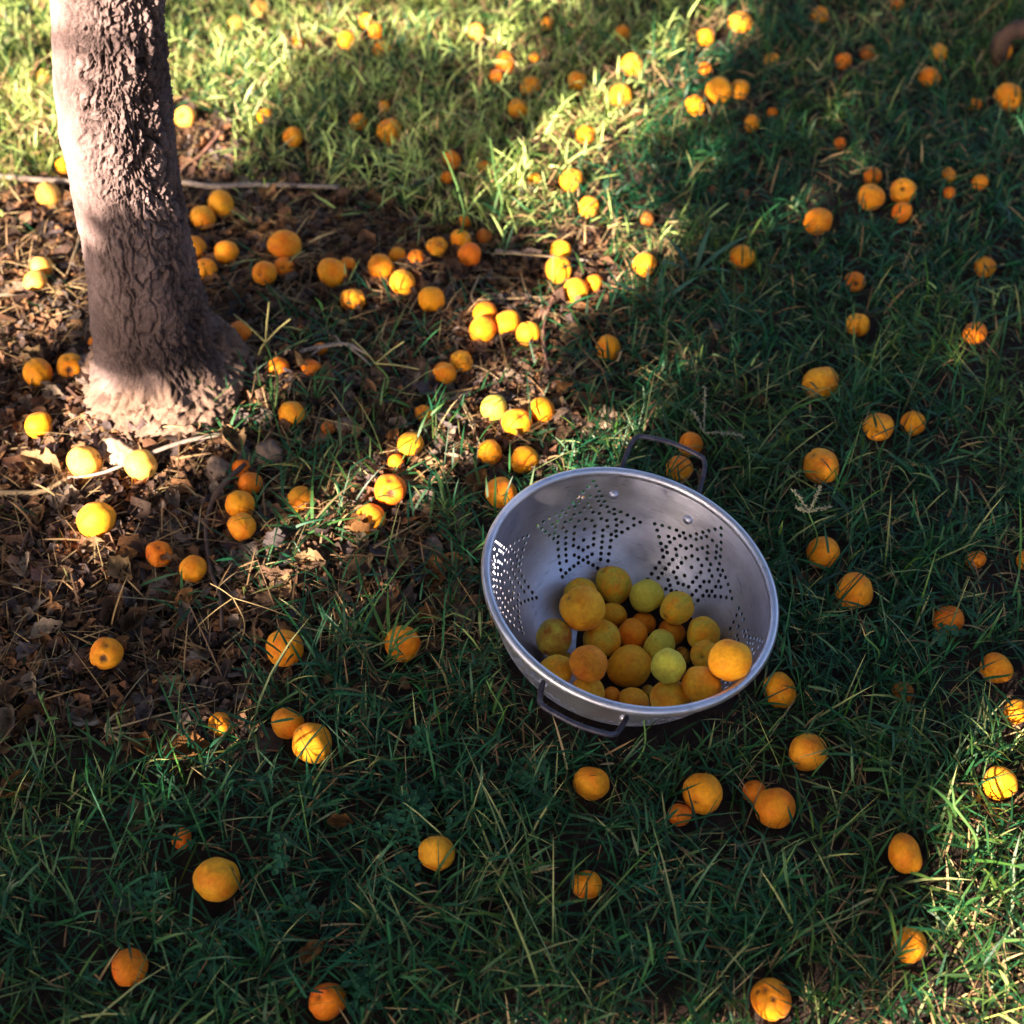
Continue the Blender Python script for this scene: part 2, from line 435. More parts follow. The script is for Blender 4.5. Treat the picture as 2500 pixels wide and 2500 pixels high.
# ---- which ground is in the sun: a drawn map that shapes the unseen trees' crowns
SUNNY = [([(-900, -600), (120, -600), (190, 600), (80, 650), (-900, 650)], 1.),
         ([(-900, 640), (170, 640), (180, 820), (330, 870), (330, 1000), (-900, 1060)], .22),
         ([(240, -600), (1160, -600), (1050, -25), (950, 30), (830, 62), (690, 70), (545, 112), (540, 180), (470, 250), (430, 335), (330, 345)], 1.),
         ([(1275, -80), (1480, -300), (1435, -60), (1410, 60), (1310, 150), (1215, 290), (1185, 390), (1260, 480), (1210, 530), (1100, 475), (985, 415), (930, 335), (930, 250),
           (1015, 165), (1095, 108), (1245, 35)], 1.),
         ([(1400, 60), (1440, 180), (1360, 250), (1330, 400), (1250, 480), (1180, 300), (1290, 150)], .35),
         ([(2000, 1190), (1875, 1330), (1790, 1480), (1740, 1650), (1700, 1800), (1680, 2100), (2700, 2100), (2700, 1000)], .62)]
SPOTS = [(985, 775, 80, 48, .85), (1140, 832, 95, 40, .85), (225, 890, 130, 60, .95), (190, 985, 65, 50, .95), (300, 780, 150, 60, .9), (700, 930, 85, 70, .5),
         (560, 1085, 120, 80, .35), (860, 870, 130, 60, .55), (1270, 660, 75, 110, .4), (320, 1430, 120, 42, .9), (585, 1385, 50, 48, .85),
         (730, 1205, 60, 45, .4), (640, 1000, 60, 50, .4), (1085, 545, 60, 55, .8), (935, 600, 90, 45, .35), (760, 530, 60, 45, .35), (420, 395, 40, 30, .4), (540, 1010, 80, 30, .4),
         (690, 1100, 80, 60, .35), (120, 1120, 80, 40, .25)]
def shadow_point(p):        # where the sun ray through p meets the ground
    p = np.asarray(p, float); return p-TO_SUN*(p[..., 2:3]/TO_SUN[2])
COL_C = np.array([.1123, .8628, 1.2-1.0954]); COL_N = np.array([.1907, -.0269, .9813]); COL_N /= np.linalg.norm(COL_N)
_e1 = np.cross([0, 1, 0], COL_N); _e1 /= np.linalg.norm(_e1); _e2 = np.cross(COL_N, _e1)
def col_pt(phi, r, d):
    p = math.radians(phi); return COL_C+r*(math.cos(p)*_e1+math.sin(p)*_e2)-COL_N*d
WSPOTS = []                 # (x, y, radius, gap) on the ground, for things that stand up into the light
for z in np.arange(.085, .20, .015):
    q = shadow_point([float(np.interp(z, TRZ, TRX)), TY, z]); WSPOTS.append((q[0], q[1], .075, -.85))
for k, dx in enumerate((-.05, -.025, 0, .025, .05)):       # the shade on the trunk ends in a ragged slant
    for z in np.arange((.205, .24, .235, .275, .30)[k], .57, .025):
        q = shadow_point([float(np.interp(z, TRZ, TRX))+dx, TY, z]); WSPOTS.append((q[0], q[1], .022, 1.))
for z in (-.01, .01, .03, .05):
    for dx in (-.08, -.04, 0, .04, .08):
        q = shadow_point([TRX[1]+dx, TY-.06, z]); WSPOTS.append((q[0], q[1], .04, 1.))
for ph, d, rr, a in ((80, .028, .014, .9), (66, .040, .016, .95), (55, .042, .014, .9)):
    q = shadow_point(col_pt(ph, .13, d)); WSPOTS.append((q[0], q[1], rr, a))
def sun_at(G):
    u, v = project(G)
    hh = .010+.014*sstep(500, 380, v)+.014*sstep(1000, 1300, v)+.014*sstep(1150, 1300, u)*sstep(380, 500, v)      # the light is read at the height of the sward
    u, v = project(G+TO_SUN*(hh/TO_SUN[2])[:, None])
    fu, fv = u+15*fbm(u/70, v/70, 0, 51), v+14*fbm(u/70, v/70, 3, 52)
    s = np.full(len(G), .0)
    out = (u < -60) | (u > 2000) | (v < -80) | (v > 2010)
    s = np.where(out, np.where(vn(G[:, 0]*2.2, G[:, 1]*2.2, 0, 53) > .35, .8, 0), s)
    s = np.maximum(s, .9*(~out & (vn(G[:, 0]*19, G[:, 1]*19, 0, 56)+.3*vn(G[:, 0]*5, G[:, 1]*5, 0, 57)+.30*(sstep(500, 800, u)*sstep(1150, 900, v)-.5) > .79)))     # small chinks
    for poly, a in SUNNY: s = np.maximum(s, a*inpoly(poly, fu, fv))
    for x, y, rx, ry, a in SPOTS: s = np.maximum(s, a*((((fu-x)/rx)**2+((fv-y)/ry)**2) < 1))
    # partial values become small dapples
    dap = .5+.9*fbm(G[:, 0]*17, G[:, 1]*17, 0, 54)
    s = np.where(s > .93, 1., np.where(s <= 0, 0., (dap < s).astype(float)))
    for x, y, r, a in WSPOTS:
        k = ((G[:, 0]-x)**2+(G[:, 1]-y)**2) < r*r
        s = np.where(k, (1. if a > 0 else 0.), s)
    return s
def build_shade_trees():
    n, m = 95000, 45000
    G = np.column_stack([np.r_[rng.uniform(-1.5, 1.9, n), rng.uniform(-2.4, 3.0, m)], np.r_[rng.uniform(.1, 3.1, n), rng.uniform(-.5, 4.6, m)], np.zeros(n+m)])
    lit = np.zeros(len(G), bool); a, b = -TO_SUN[:2]/np.linalg.norm(TO_SUN[:2])
    for k, w in ((0, 0), (.042, 0), (-.042, 0), (0, .017), (0, -.017)):      # a whole leaf must clear the gap
        lit |= sun_at(G+np.array([a*k-b*w, b*k+a*w, 0])) > .5
    G = G[~lit]
    t = rng.uniform(3.0, 4.5, len(G))
    t = t+.3*vn(G[:, 0]*1.5, G[:, 1]*1.5, 0, 55)
    P = G+TO_SUN*t[:, None]  # leaves of the unseen crowns sit on sun rays above ground to be shaded
    perp = np.array([-TO_SUN[1], TO_SUN[0], 0]); perp /= np.linalg.norm(perp)
    lat = P@perp; mid = np.median(lat)
    labs = ('unseen apricot tree with crown shaped to shade the bare litter and trunk', 'unseen apricot tree with crown shaped to shade the grass beyond the colander')
    for k, sel in enumerate((lat <= mid, lat > mid)):
        Q = P[sel]; c = Q.mean(0)+TO_SUN*1.9-perp*(.9 if k == 0 else -.9)
        root = empty('apricot_tree', (c[0], c[1], 0), labs[k], 'tree'); L = np.array([c[0], c[1], 0])
        V, F = tube(catmull([(0, 0, -.1), (.03, .02, .6), (-.02, .03, .9), (.02, 0, 1.2)], 6), np.linspace(.085, .06, 19), 14, .12, k)
        m = MB(); m.add(V, F, (.33, .27, .24)); obj('trunk', m.mesh('trunk', True, True), M_BARK, root)
        for j in range(6):
            e = Q[random.randrange(len(Q))]-L; e = e*np.array([.8, .8, 1])
            V, F = tube(catmull([(.02, 0, 1.15), e*.45+np.array([0, 0, 1.15]), e], 6), np.linspace(.026, .005, 13), 7, .1, j)
            m = MB(); m.add(V, F, (.33, .27, .24)); obj('limb', m.mesh('limb', True, True), M_BARK, root)
        V, T, C = leaves(Q, .025)
        obj('crown', tri_mesh('crown', V-L, T, C), M_TREELEAF, root)
build_shade_trees()

# ------------------------------------------------------------------ apricots
def apricot_mesh(k, damage=None):
    r = np.random.default_rng(100+k); n, m = 25, 38
    th = np.linspace(0, math.pi, n)[:, None]; ph = np.linspace(0, 2*math.pi, m, endpoint=False)[None, :]
    d = np.stack([np.sin(th)*np.cos(ph), np.sin(th)*np.sin(ph), np.cos(th)*np.ones_like(ph)], -1)
    x, y, z = d[..., 0], d[..., 1], d[..., 2]
    R = 1+.10*vn(x*1.1, y*1.1, z*1.1, 60+k)+.035*vn(x*2.6, y*2.6, z*2.6, 80+k)
    dphi = (ph+math.pi) % (2*math.pi)-math.pi
    groove = np.exp(-(dphi/.13)**2)*np.sin(th)**.7
    R = R-.085*groove
    R = R-.16*np.exp(-(th/.24)**2)+.035*np.exp(-((math.pi-th)/.2)**2)
    scar = np.clip(np.exp(-(th/.11)**2)*1.2, 0, 1)*np.ones_like(R)+.5*np.exp(-((math.pi-th)/.06)**2)
    if damage == 'rot':
        q = np.exp(-((x-.75)**2+(y-.3)**2+(z-.5)**2)/.16); R = R-.34*q+.02*q*vn(x*9, y*9, z*9, k)
        scar = np.maximum(scar, sstep(.45, .8, q+.12*vn(x*7, y*7, z*7, 3)))
    if damage == 'split':
        q = np.exp(-((dphi-.1+.15*vn(z*3, k, 0, 4))/.13)**2)*np.sin(th); R = R-.22*q; scar = np.maximum(scar, .35*q)
        R = R+.04*vn(x*4, y*4, z*4, 5)
    if damage == 'dry':
        R = R*(1+.13*vn(x*3.2, y*3.2, z*3.2, 6))-.07*np.abs(vn(x*5, y*5, z*2.5, 7))
        scar = np.maximum(scar, .55*sstep(.1, .5, vn(x*4, y*4, z*4, 8)))
    if damage == 'eaten':
        q = ((x-.55)**2+(y)**2+(z-.75)**2); b = np.exp(-q/.22); R = R-.5*b+.05*b*vn(x*8, y*8, z*8, 9)
        rim = np.exp(-(q-.42)**2/.006); R = R+.05*rim*vn(x*10, y*10, z*10, 9); scar = np.maximum(scar, np.clip(sstep(.5, .9, b)*.9+.2*rim, 0, 1))
    if damage == 'holes':
        for (a, b_, c_) in ((.55, .2, .81), (-.1, -.45, .88)):
            q = ((x-a)**2+(y-b_)**2+(z-c_)**2); b = np.exp(-q/.018); R = R-.22*b; scar = np.maximum(scar, sstep(.25, .6, b))
    R = np.where(th < 1e-6, R[0].mean(), np.where(th > math.pi-1e-6, R[-1].mean(), R))
    V = d*R[..., None]*np.array([1, r.uniform(.86, 1.0), r.uniform(.86, 1.20)])
    me = tri_mesh('apricot', V.reshape(-1, 3), grid_faces(n, m, True))
    a = me.attributes.new('scar', 'FLOAT', 'POINT'); a.data.foreach_set('value', scar.ravel().astype(np.float32))
    me.materials.append(M_APR)
    return me
AM = [apricot_mesh(k) for k in range(9)]
AD = {d: apricot_mesh(20+i, d) for i, d in enumerate(('rot', 'split', 'dry', 'eaten', 'holes'))}
PAL = dict(o=(.87, .315, .007), y=(.90, .365, .014), p=(.90, .48, .09), g=(.66, .55, .07), d=(.83, .225, .006), b=(.42, .14, .015))
# (tile column, tile row, x, y, w, h inside the tile, tint, state, label)
FRUIT = [
 (0,0,278,1090,150,115,'p','','pale yellow apricot in the sun below the white stick, left of the trunk'),
 (0,0,240,1512,135,120,'p','','upper of two pale apricots touching each other on the litter left of the trunk'),
 (0,0,200,1592,130,105,'p','','lower of two pale apricots touching each other on the litter left of the trunk'),
 (0,0,362,935,90,110,'y','','blurred yellow apricot in grass half hidden by the left edge of the trunk'),
 (0,0,1050,660,130,120,'p','eaten','torn pale apricot on the sunlit bare patch close behind the trunk'),
 (0,0,1252,1158,150,140,'y','','round apricot leaning on another close to the trunk under the stick'),
 (0,0,1145,1222,140,140,'y','','apricot on the trunk side of its round neighbour under the white stick'),
 (0,0,1105,1400,130,125,'o','','orange apricot with its left half hidden by the trunk, upper of two'),
 (0,0,1280,1428,145,130,'o','','orange apricot with stem scar facing the camera a hand right of the trunk'),
 (0,0,1165,1525,140,115,'o','split','creased apricot partly behind the trunk, lower of two there'),
 (0,0,1612,1390,165,155,'o','','large round apricot on top of a dull one beside tall grass stems'),
 (0,0,1495,1545,150,135,'o','','apricot in front of the large round one right of the trunk'),
 (0,0,1608,1500,120,90,'d','','dull deep orange apricot mostly hidden under the large round one'),
 (0,0,1880,1545,160,160,'o','','front apricot of a touching pair in the middle of the bare soil'),
 (0,0,1355,1870,140,105,'d','','shaded apricot behind the pale three spiked grass head beside the trunk foot'),
 (0,0,1655,775,120,125,'y','','yellow apricot in grass past the end of the bare patch behind the trunk'),
 (0,0,1500,660,90,95,'o','','small blurred orange apricot in grass behind the trunk'),
 (0,0,1690,245,70,70,'y','','blurred small yellow apricot in sunlit grass, nearer one of the faint pair'),
 (0,0,1475,40,100,70,'p','','faint pale apricot sunk in bright grass at the top edge near the trunk'),
 (0,0,1340,125,80,65,'p','','washed out apricot sunk in bright grass close right of the trunk top'),
 (0,0,250,425,90,70,'p','','washed out apricot in bright grass left of the trunk'),
 (0,1,525,5,60,80,'d','','sliver of an orange apricot peeping from behind the trunk foot on its left'),
 (1,0,30,230,100,80,'o','','orange apricot in far sunlit grass, first of a row of three'),
 (1,0,195,178,95,80,'d','','deep orange apricot in far grass shade, above a yellower one'),
 (1,0,225,280,90,80,'y','','yellow apricot behind a bright grass blade in the far grass'),
 (1,0,140,110,80,55,'y','','faint yellow apricot sunk in the far grass above its row'),
 (1,0,270,745,145,142,'y','dry','big dimpled yellow apricot sitting alone in the dark far grass'),
 (1,0,95,690,100,85,'o','','apricot veiled by sunlit blades beside the big dimpled one'),
 (1,0,240,600,70,85,'o','','small narrow orange apricot above the big dimpled one'),
 (1,0,630,905,100,105,'d','','shaded deep orange apricot behind two long green blades'),
 (1,0,598,1005,75,75,'d','','smaller deep orange apricot just below the one behind long blades'),
 (1,0,800,930,70,50,'y','','little yellow apricot almost lost in grass next to the bright strip'),
 (1,0,765,180,100,80,'p','','faded apricot in the far bright grass near the top'),
 (1,0,925,342,125,82,'d','','squat brown orange apricot in the dark streak of far grass'),
 (1,0,875,425,88,68,'d','','small deep orange apricot just below the squat one in the dark streak'),
 (1,0,1065,478,108,80,'o','','orange apricot at the edge of the bright grass strip'),
 (1,0,1090,325,60,55,'o','','tiny orange apricot deep in shaded grass by the bright strip'),
 (1,0,1000,615,112,95,'y','','yellow apricot half covered by bright blades in the sunlit strip'),
 (1,0,1165,122,70,45,'o','','small orange apricot at the far dark streak near the top edge'),
 (1,0,1590,187,90,75,'o','','faint apricot in the brightest grass near the top'),
 (1,0,1645,350,130,85,'y','','flat yellow apricot lying in the brightest grass'),
 (1,0,1330,460,110,105,'y','','sun bleached apricot among bright blades in the middle of the strip'),
 (1,0,1580,540,130,125,'y','','pale apricot at the shade edge with a straw lying before it'),
 (1,0,1380,762,112,120,'o','dry','apricot with a brown side in the sunlit strip'),
 (1,0,1300,1020,140,150,'y','split','upright split apricot in the sunlit strip above the bare soil'),
 (1,0,1092,1020,80,90,'y','','apricot veiled by bright grass beside the upright split one'),
 (1,0,1400,1172,122,115,'y','dry','wrinkled yellow apricot below the upright split one'),
 (1,0,675,1360,125,145,'o','','tall apricot behind an orange one at the grass border of the bare soil'),
 (1,0,725,1443,145,145,'d','','smooth deep orange apricot in front of a taller one at the grass border'),
 (1,0,690,1262,85,85,'d','','small deep orange apricot behind grass above the smooth deep orange one'),
 (1,0,805,1335,90,80,'b','','brownish apricot veiled by grass beside the tall one at the border'),
 (1,0,540,1400,122,100,'y','dry','squashed bright yellow apricot at the foot of grass stems'),
 (1,0,421,1455,97,85,'d','split','small split deep orange apricot beside the squashed yellow one'),
 (1,0,315,1445,95,105,'o','','small apricot behind a large round one in the middle of the bare soil'),
 (1,0,220,1510,152,152,'o','','large round apricot in the middle of the bare soil before a small one'),
 (1,0,345,1598,155,140,'y','','bright apricot with suture scar in front of the large round one on bare soil'),
 (1,0,507,1697,150,140,'o','','apricot lying alone on dark soil with its scar facing the camera'),
 (1,0,65,1700,140,122,'y','dry','lumpy apricot with a lighter side on bare soil before the pair'),
 (1,0,35,1502,100,115,'o','','rear apricot of a touching pair in the middle of the bare soil'),
 (1,0,1240,1408,130,85,'y','','half apricot peeping over a twig at the far rim of the bare soil'),
 (1,0,1228,1527,166,155,'y','','big yellow apricot behind a pear shaped one at the end of the bare soil'),
 (1,0,1325,1640,150,172,'y','','pear shaped yellow apricot in the sun at the end of the bare soil'),
 (1,0,1425,1605,112,125,'o','','orange apricot hidden behind the pear shaped one'),
 (1,0,1713,1495,140,132,'o','','apricot with a grass shadow across it at the corner of the sunlit strip'),
 (1,0,812,1785,135,130,'o','','rearmost apricot of the four in a row on dark soil'),
 (1,0,795,1862,150,138,'o','','apricot in front of the rearmost one of the four in a row'),
 (1,0,933,1822,150,145,'o','','third apricot along the row of four on dark soil'),
 (1,0,1053,1887,145,125,'y','','last apricot of the row of four, with a small dark speck'),
 (1,1,1510,15,140,95,'o','','apricot half sunk in dark grass right of the bare soil'),
 (1,0,1730,1240,80,70,'b','dry','brownish shrunken apricot in half lit grass beside the strip'),
 (2,0,330,125,120,127,'y','','round yellow apricot at the edge of the brightest grass at the top'),
 (2,0,775,80,106,82,'y','','yellow apricot in dark far grass near the top edge'),
 (2,0,130,212,100,85,'y','','blurred apricot in bright grass below the round yellow one at the top'),
 (2,0,505,336,98,78,'o','','apricot with a pale petal beside it in the far grass'),
 (2,0,910,332,98,62,'d','','flat deep orange apricot sunk in the far grass'),
 (2,0,1045,292,82,60,'b','','dim apricot sunk in grass beside the flat deep orange one'),
 (2,0,1445,292,112,84,'y','','yellow apricot in far dark grass above an orange one'),
 (2,0,1815,288,112,95,'o','','orange apricot in front of the arched brown root'),
 (2,0,1397,427,116,92,'o','','orange apricot in far grass below the yellow one'),
 (2,0,1840,547,160,138,'o','','large apricot split by a dark blade shadow near the far edge of the frame'),
 (2,0,200,512,146,146,'y','','large round yellow apricot with two others around it in dappled grass'),
 (2,0,322,507,112,100,'o','','orange apricot behind and beside the large round yellow one in dappled grass'),
 (2,0,75,597,112,102,'o','','dull orange apricot in front of the large round yellow one in dappled grass'),
 (2,0,130,397,86,70,'d','','small dim apricot behind the large round yellow one in dappled grass'),
 (2,0,1205,0,95,60,'d','','deep orange apricot cut by the top edge of the frame'),
 (2,0,1075,987,102,78,'d','','deep orange apricot in grass behind the gnawed pair'),
 (2,0,1065,1117,156,135,'o','','plump apricot beside the gnawed one in dark grass'),
 (2,0,1250,1080,152,142,'y','eaten','gnawed yellow apricot with a black hole on its shoulder'),
 (2,0,1240,1202,105,95,'d','','orange apricot below the gnawed one, veiled by blades'),
 (2,0,765,1232,156,112,'o','','apricot with blades over its front and a curved straw before it'),
 (2,0,1510,1092,75,75,'d','','small deep orange apricot in grass right of the gnawed one'),
 (2,0,1508,985,84,66,'o','dry','shrivelled apricot pieces in grass above a small deep orange one'),
 (2,0,1682,1032,92,95,'o','','narrow orange apricot leaning in grass past the shrivelled one'),
 (2,0,335,1440,140,105,'o','','apricot with dark blades before it in shade right of the sunlit corner'),
 (2,0,975,1582,126,98,'d','rot','deep orange apricot with a dark mark low in the dark grass'),
 (2,0,1710,1497,126,98,'o','','orange apricot in dark grass far from the others near the frame edge'),
 (2,0,990,1838,146,150,'y','split','cracked bright yellow apricot alone in the dark grass'),
 (2,0,1655,1885,130,115,'d','','deep orange apricot with a broad blade across it'),
 (2,0,1655,592,72,72,'o','dry','faint shrunken apricot next to straw in the far grass'),
 (2,0,395,700,104,84,'o','','apricot veiled by half lit blades below the dappled trio'),
 (2,0,890,812,74,62,'d','','tiny deep orange apricot lost in grass above the dark middle'),
 (2,0,510,632,64,48,'d','','tiny orange apricot beside the dappled trio'),
 (0,1,215,180,170,148,'o','','squarish apricot on dark litter level with the trunk foot, left of another'),
 (0,1,400,120,165,120,'o','rot','apricot with a bitten underside closest to the trunk foot on its left'),
 (0,1,215,470,146,128,'o','','small apricot alone on dark litter left of the swollen trunk foot'),
 (0,1,478,685,190,158,'p','','bright apricot crossed by the pink twig before the trunk'),
 (0,1,800,700,182,174,'p','','brightest pale apricot right before the trunk foot beside the pink twig'),
 (0,1,543,1010,216,188,'y','','large sunlit apricot with a long suture on the litter before the trunk'),
 (0,1,898,1200,160,148,'d','rot','deep orange apricot with a rotten hollow beside a clod'),
 (0,1,1095,1288,162,166,'o','','apricot showing its stem hole beside the long dark twig'),
 (0,1,1357,922,176,152,'o','','upper of two apricots stacked along the dark twig'),
 (0,1,1370,1045,166,162,'y','','lower of two apricots stacked along the dark twig, scar showing'),
 (0,1,1415,800,148,122,'d','','apricot behind green blades above the two stacked along the dark twig'),
 (0,1,1365,712,126,92,'d','','deep orange apricot mostly hidden behind grass at the twig end'),
 (0,1,1703,880,152,110,'y','','yellow apricot under arching blades between trunk and colander'),
 (0,1,1648,410,150,132,'y','','yellow apricot beside the base of the pale three spiked grass stalk'),
 (0,1,1578,135,122,92,'d','','dull reddish apricot in deep shade right of the trunk foot'),
 (0,1,1762,150,118,115,'d','','reddish apricot behind a green stem beside the dull one'),
 (0,1,1812,45,85,85,'d','','reddish apricot under the whitish forked twig'),
 (0,1,1857,490,82,80,'b','dry','small dark brownish apricot beside a bluish stone'),
 (0,1,602,1762,192,188,'o','rot','apricot with a notch on its upper side leaning on a brown leaf'),
 (0,1,1615,1735,216,175,'o','','big apricot on dark soil beside grass, below the dry forked stalk'),
 (1,1,676,112,132,132,'y','dry','apricot with a brown bruise touching another, in front of a dark leaf'),
 (1,1,580,178,132,132,'o','','apricot touching the bruised one, beside a dark leaf'),
 (1,1,462,405,106,105,'o','rot','small apricot with a rotten brown top'),
 (1,1,858,375,152,134,'g','','greenish yellow unripe apricot on the soil beside two orange ones'),
 (1,1,992,458,176,162,'y','','brightest apricot of the three in the sun, in front of the greenish one'),
 (1,1,1130,390,148,168,'o','','upright apricot of the three in the sun, beside the crumbly clods'),
 (1,1,392,583,146,138,'y','','glossy apricot above dry leaves in front of a half hidden one'),
 (1,1,308,680,90,105,'d','','half hidden apricot behind grass below the glossy one'),
 (1,1,837,630,152,134,'o','','apricot with a dark bruise and long shadows across it behind the colander'),
 (1,1,1032,668,152,144,'o','','apricot closest behind the colander rim on the litter'),
 (1,1,275,835,192,158,'d','rot','overripe reddish apricot with glossy brown skin'),
 (1,1,165,975,182,118,'y','eaten','gnawed apricot with a brown open hollow'),
 (1,1,900,855,176,168,'y','','apricot striped by grass shadows against the colander side'),
 (1,1,340,1690,202,155,'o','','apricot behind a sprawling tuft of bright blades left of the colander'),
 (2,1,45,585,142,150,'d','','deep orange apricot seen through the far colander handle'),
 (2,1,-20,722,150,140,'o','','apricot under the far colander handle with blades across it'),
 (2,1,778,233,192,168,'y','','clean bright apricot in dark grass with a thin blade across its lower side'),
 (2,1,1108,485,176,146,'y','','apricot with its stem hole showing beside a smaller orange one'),
 (2,1,1305,443,142,100,'o','','smaller orange apricot beside the one with the stem hole'),
 (2,1,783,700,206,168,'y','','clean large apricot above the bushy grass seed head'),
 (2,1,795,1190,196,168,'o','','orange apricot beside the seed head stem'),
 (2,1,970,1410,206,165,'o','','apricot with a faint dent and a straw on its side right of the colander'),
 (2,1,1655,1235,118,115,'d','','small orange apricot with crossed blade shadows in dark grass'),
 (2,1,1500,1560,162,120,'d','','dull apricot low in dark grass between two brighter patches'),
 (2,1,1775,1850,172,145,'o','','striped apricot at the start of the sunlit grass strip'),
 (2,1,1945,1235,110,110,'o','','sliver of an apricot cut by the frame edge level with the colander'),
 (2,2,548,30,190,150,'o','','apricot with crossed blades close to the colander rim'),
 (2,2,710,395,226,192,'y','','yellow apricot with thin blades across it below the colander'),
 (2,2,115,640,236,222,'o','','large apricot touching a small one in the grass in front of the colander'),
 (2,2,-15,735,140,130,'d','','small deep orange apricot tucked beside a large one in front of the colander'),
 (2,2,400,607,134,100,'d','','dim apricot behind a tall plain one in the dark grass'),
 (2,2,525,710,226,226,'o','','tall plain apricot hiding a dim one in the dark grass'),
 (2,2,1890,165,148,132,'o','','apricot at the frame edge above the sunlit strip'),
 (2,2,1795,572,190,168,'o','','apricot striped by sunlit blades at the frame edge'),
 (2,2,1260,975,212,198,'o','','glowing apricot half in sun at the border of the sunlit strip'),
 (2,2,1285,1482,200,168,'o','','apricot behind a sunlit bunch of pale blades'),
 (2,2,505,1792,232,236,'o','holes','apricot with two black bore holes near the bottom edge'),
 (2,2,1245,42,122,92,'b','','dim brownish apricot in dark grass right of the colander'),
 (0,2,1755,322,232,232,'y','','large sunlit apricot in front of another at the litter edge'),
 (0,2,1630,250,190,172,'o','','apricot behind the large sunlit one at the litter edge'),
 (0,2,1243,215,140,95,'o','eaten','half eaten apricot peeping out of dark litter'),
 (0,2,1030,882,120,112,'d','','small apricot behind dark blades near the crumpled leaf'),
 (0,2,1230,1110,256,236,'y','','largest apricot, egg shaped, in dark grass below the litter'),
 (0,2,730,1610,196,192,'d','','deep orange apricot in the dark lower corner of the grass'),
 (0,2,1855,1800,215,235,'d','','apricot cut by the bottom edge with dark blades across it'),
 (1,2,1415,572,208,222,'y','','upright yellow apricot with a stem dent below the near handle'),
 (1,2,540,965,222,192,'y','','apricot beside the clover with a small notch'),
 (1,2,1385,1122,168,118,'o','','apricot sunk behind bent blades in the dark lower grass'),
]
PLACED = []                     # (x, y, z, r) of every fruit, for the grass
def ground_fruit():
    items = []
    for (c, r, x, y, w, h, col, st, lab) in FRUIT:
        X, Y = tile(c, r, x, y); w_, h_ = w*TS*W/2500, h*TS*W/2500
        covered = h_ < .80*w_
        cy = Y-h_/2+w_/2*(.97 if covered else .95)
        if not covered: cy = Y
        p = onground(X, cy, .012)
        for _ in range(3):
            R = w_/2/(W*FF)*depth(p)
            p = onground(X, cy, R*(.55 if covered else .84))
        items.append([p, R, col, st, lab, covered])
    for it in range(40):            # no two fruits in the same place
        for i in range(len(items)):
            for j in range(i):
                d = items[i][0]-items[j][0]; L = np.linalg.norm(d); m = (items[i][1]+items[j][1])*.985-L
                if m > 0:
                    # the lower one in the picture comes forward, the other goes back
                    vi = items[i][0][1] <= items[j][0][1]
                    s = -1 if vi else 1
                    u = np.array([items[i][0][0], items[i][0][1]-(-.0), 0]); u /= np.linalg.norm(u)
                    items[i][0] = items[i][0]+u*s*m*.3; items[j][0] = items[j][0]-u*s*m*.3
    for (p, R, col, st, lab, cov) in items:
        me = AD[st] if st else AM[random.randrange(len(AM))]
        o = obj('apricot', me, None); o.location = p
        if st in ('eaten', 'holes'):      # the damage faces up and to the front
            o.rotation_euler = (random.uniform(.35, .7), random.uniform(-.3, .3), random.uniform(-1.9, -1.2))
        elif st == 'rot': o.rotation_euler = (random.uniform(-.2, .3), random.uniform(-.2, .2), random.uniform(-2.2, -1.3))
        elif st == 'split': o.rotation_euler = (random.uniform(-.3, .1), random.uniform(-.3, .3), random.uniform(-1.9, -1.2))
        else: o.rotation_euler = (random.uniform(0, 6.28), random.uniform(0, 6.28), random.uniform(0, 6.28))
        o.scale = (R, R, R)
        b = random.uniform(.92, 1.06); c = PAL[col]; o.color = (c[0]*b, c[1]*b*random.uniform(.93, 1.07), c[2], 1)
        o['green'] = .5 if col == 'g' else 0.
        tag(o, lab, 'apricot', 'apricots fallen on the ground')
        PLACED.append((p[0], p[1], p[2], R, cov))
ground_fruit()

# ------------------------------------------------------------------ colander
CR, CD = .1375, .112
PROF = np.array([(.000, .112), (.03, .112), (.052, .1105), (.066, .1065), (.082, .098), (.098, .085), (.111, .069), (.1205, .052), (.1275, .034), (.1325, .017), (.1362, .004), (CR, -.0005)])  # (radius, depth)
PROF = catmull(PROF, 6)
PS = np.concatenate([[0], np.cumsum(np.linalg.norm(np.diff(PROF, axis=0), axis=1))])
def prof_at(s): return np.interp(s, PS, PROF[:, 0]), np.interp(s, PS, PROF[:, 1])
RM = .12
def star_holes():
    pts = []
    sc = float(np.interp(-.056, -PROF[:, 1], PS)) if False else float(PS[np.abs(PROF[:, 1]-.064).argmin()])
    for k in range(6):
        uc = math.radians(44+60*k)
        rc = prof_at(sc)[0]; rot = math.radians(92)
        for lev, f in enumerate((1., .84, .68, .52, .36, .2)):
            Ro, Ri = .056*f, .032*f
            cor = []
            for q in range(10):
                a = rot+q*math.pi/5; R = Ro if q % 2 == 0 else Ri
                cor.append((R*math.cos(a), R*math.sin(a)))
            n = (5, 5, 4, 3, 2, 1)[lev]
            for q in range(10):
                A, B = np.array(cor[q]), np.array(cor[(q+1) % 10])
                for t in np.arange(n)/n:
                    P = A+(B-A)*t; pts.append((uc+P[0]/rc, sc+P[1]))
        pts.append((uc, sc))
    out = []
    for u, s in pts:
        u = u % (2*math.pi); r = prof_at(s)[0]
        if any(((abs(u-a)+math.pi) % (2*math.pi)-math.pi)**2*r*r+(s-b)**2 < .0054**2 for a, b in out): continue
        if not (.075 < s < PS[-1]-.012): continue
        if u*r < .004 or (2*math.pi-u)*r < .004: continue
        out.append((u, s))
    return out
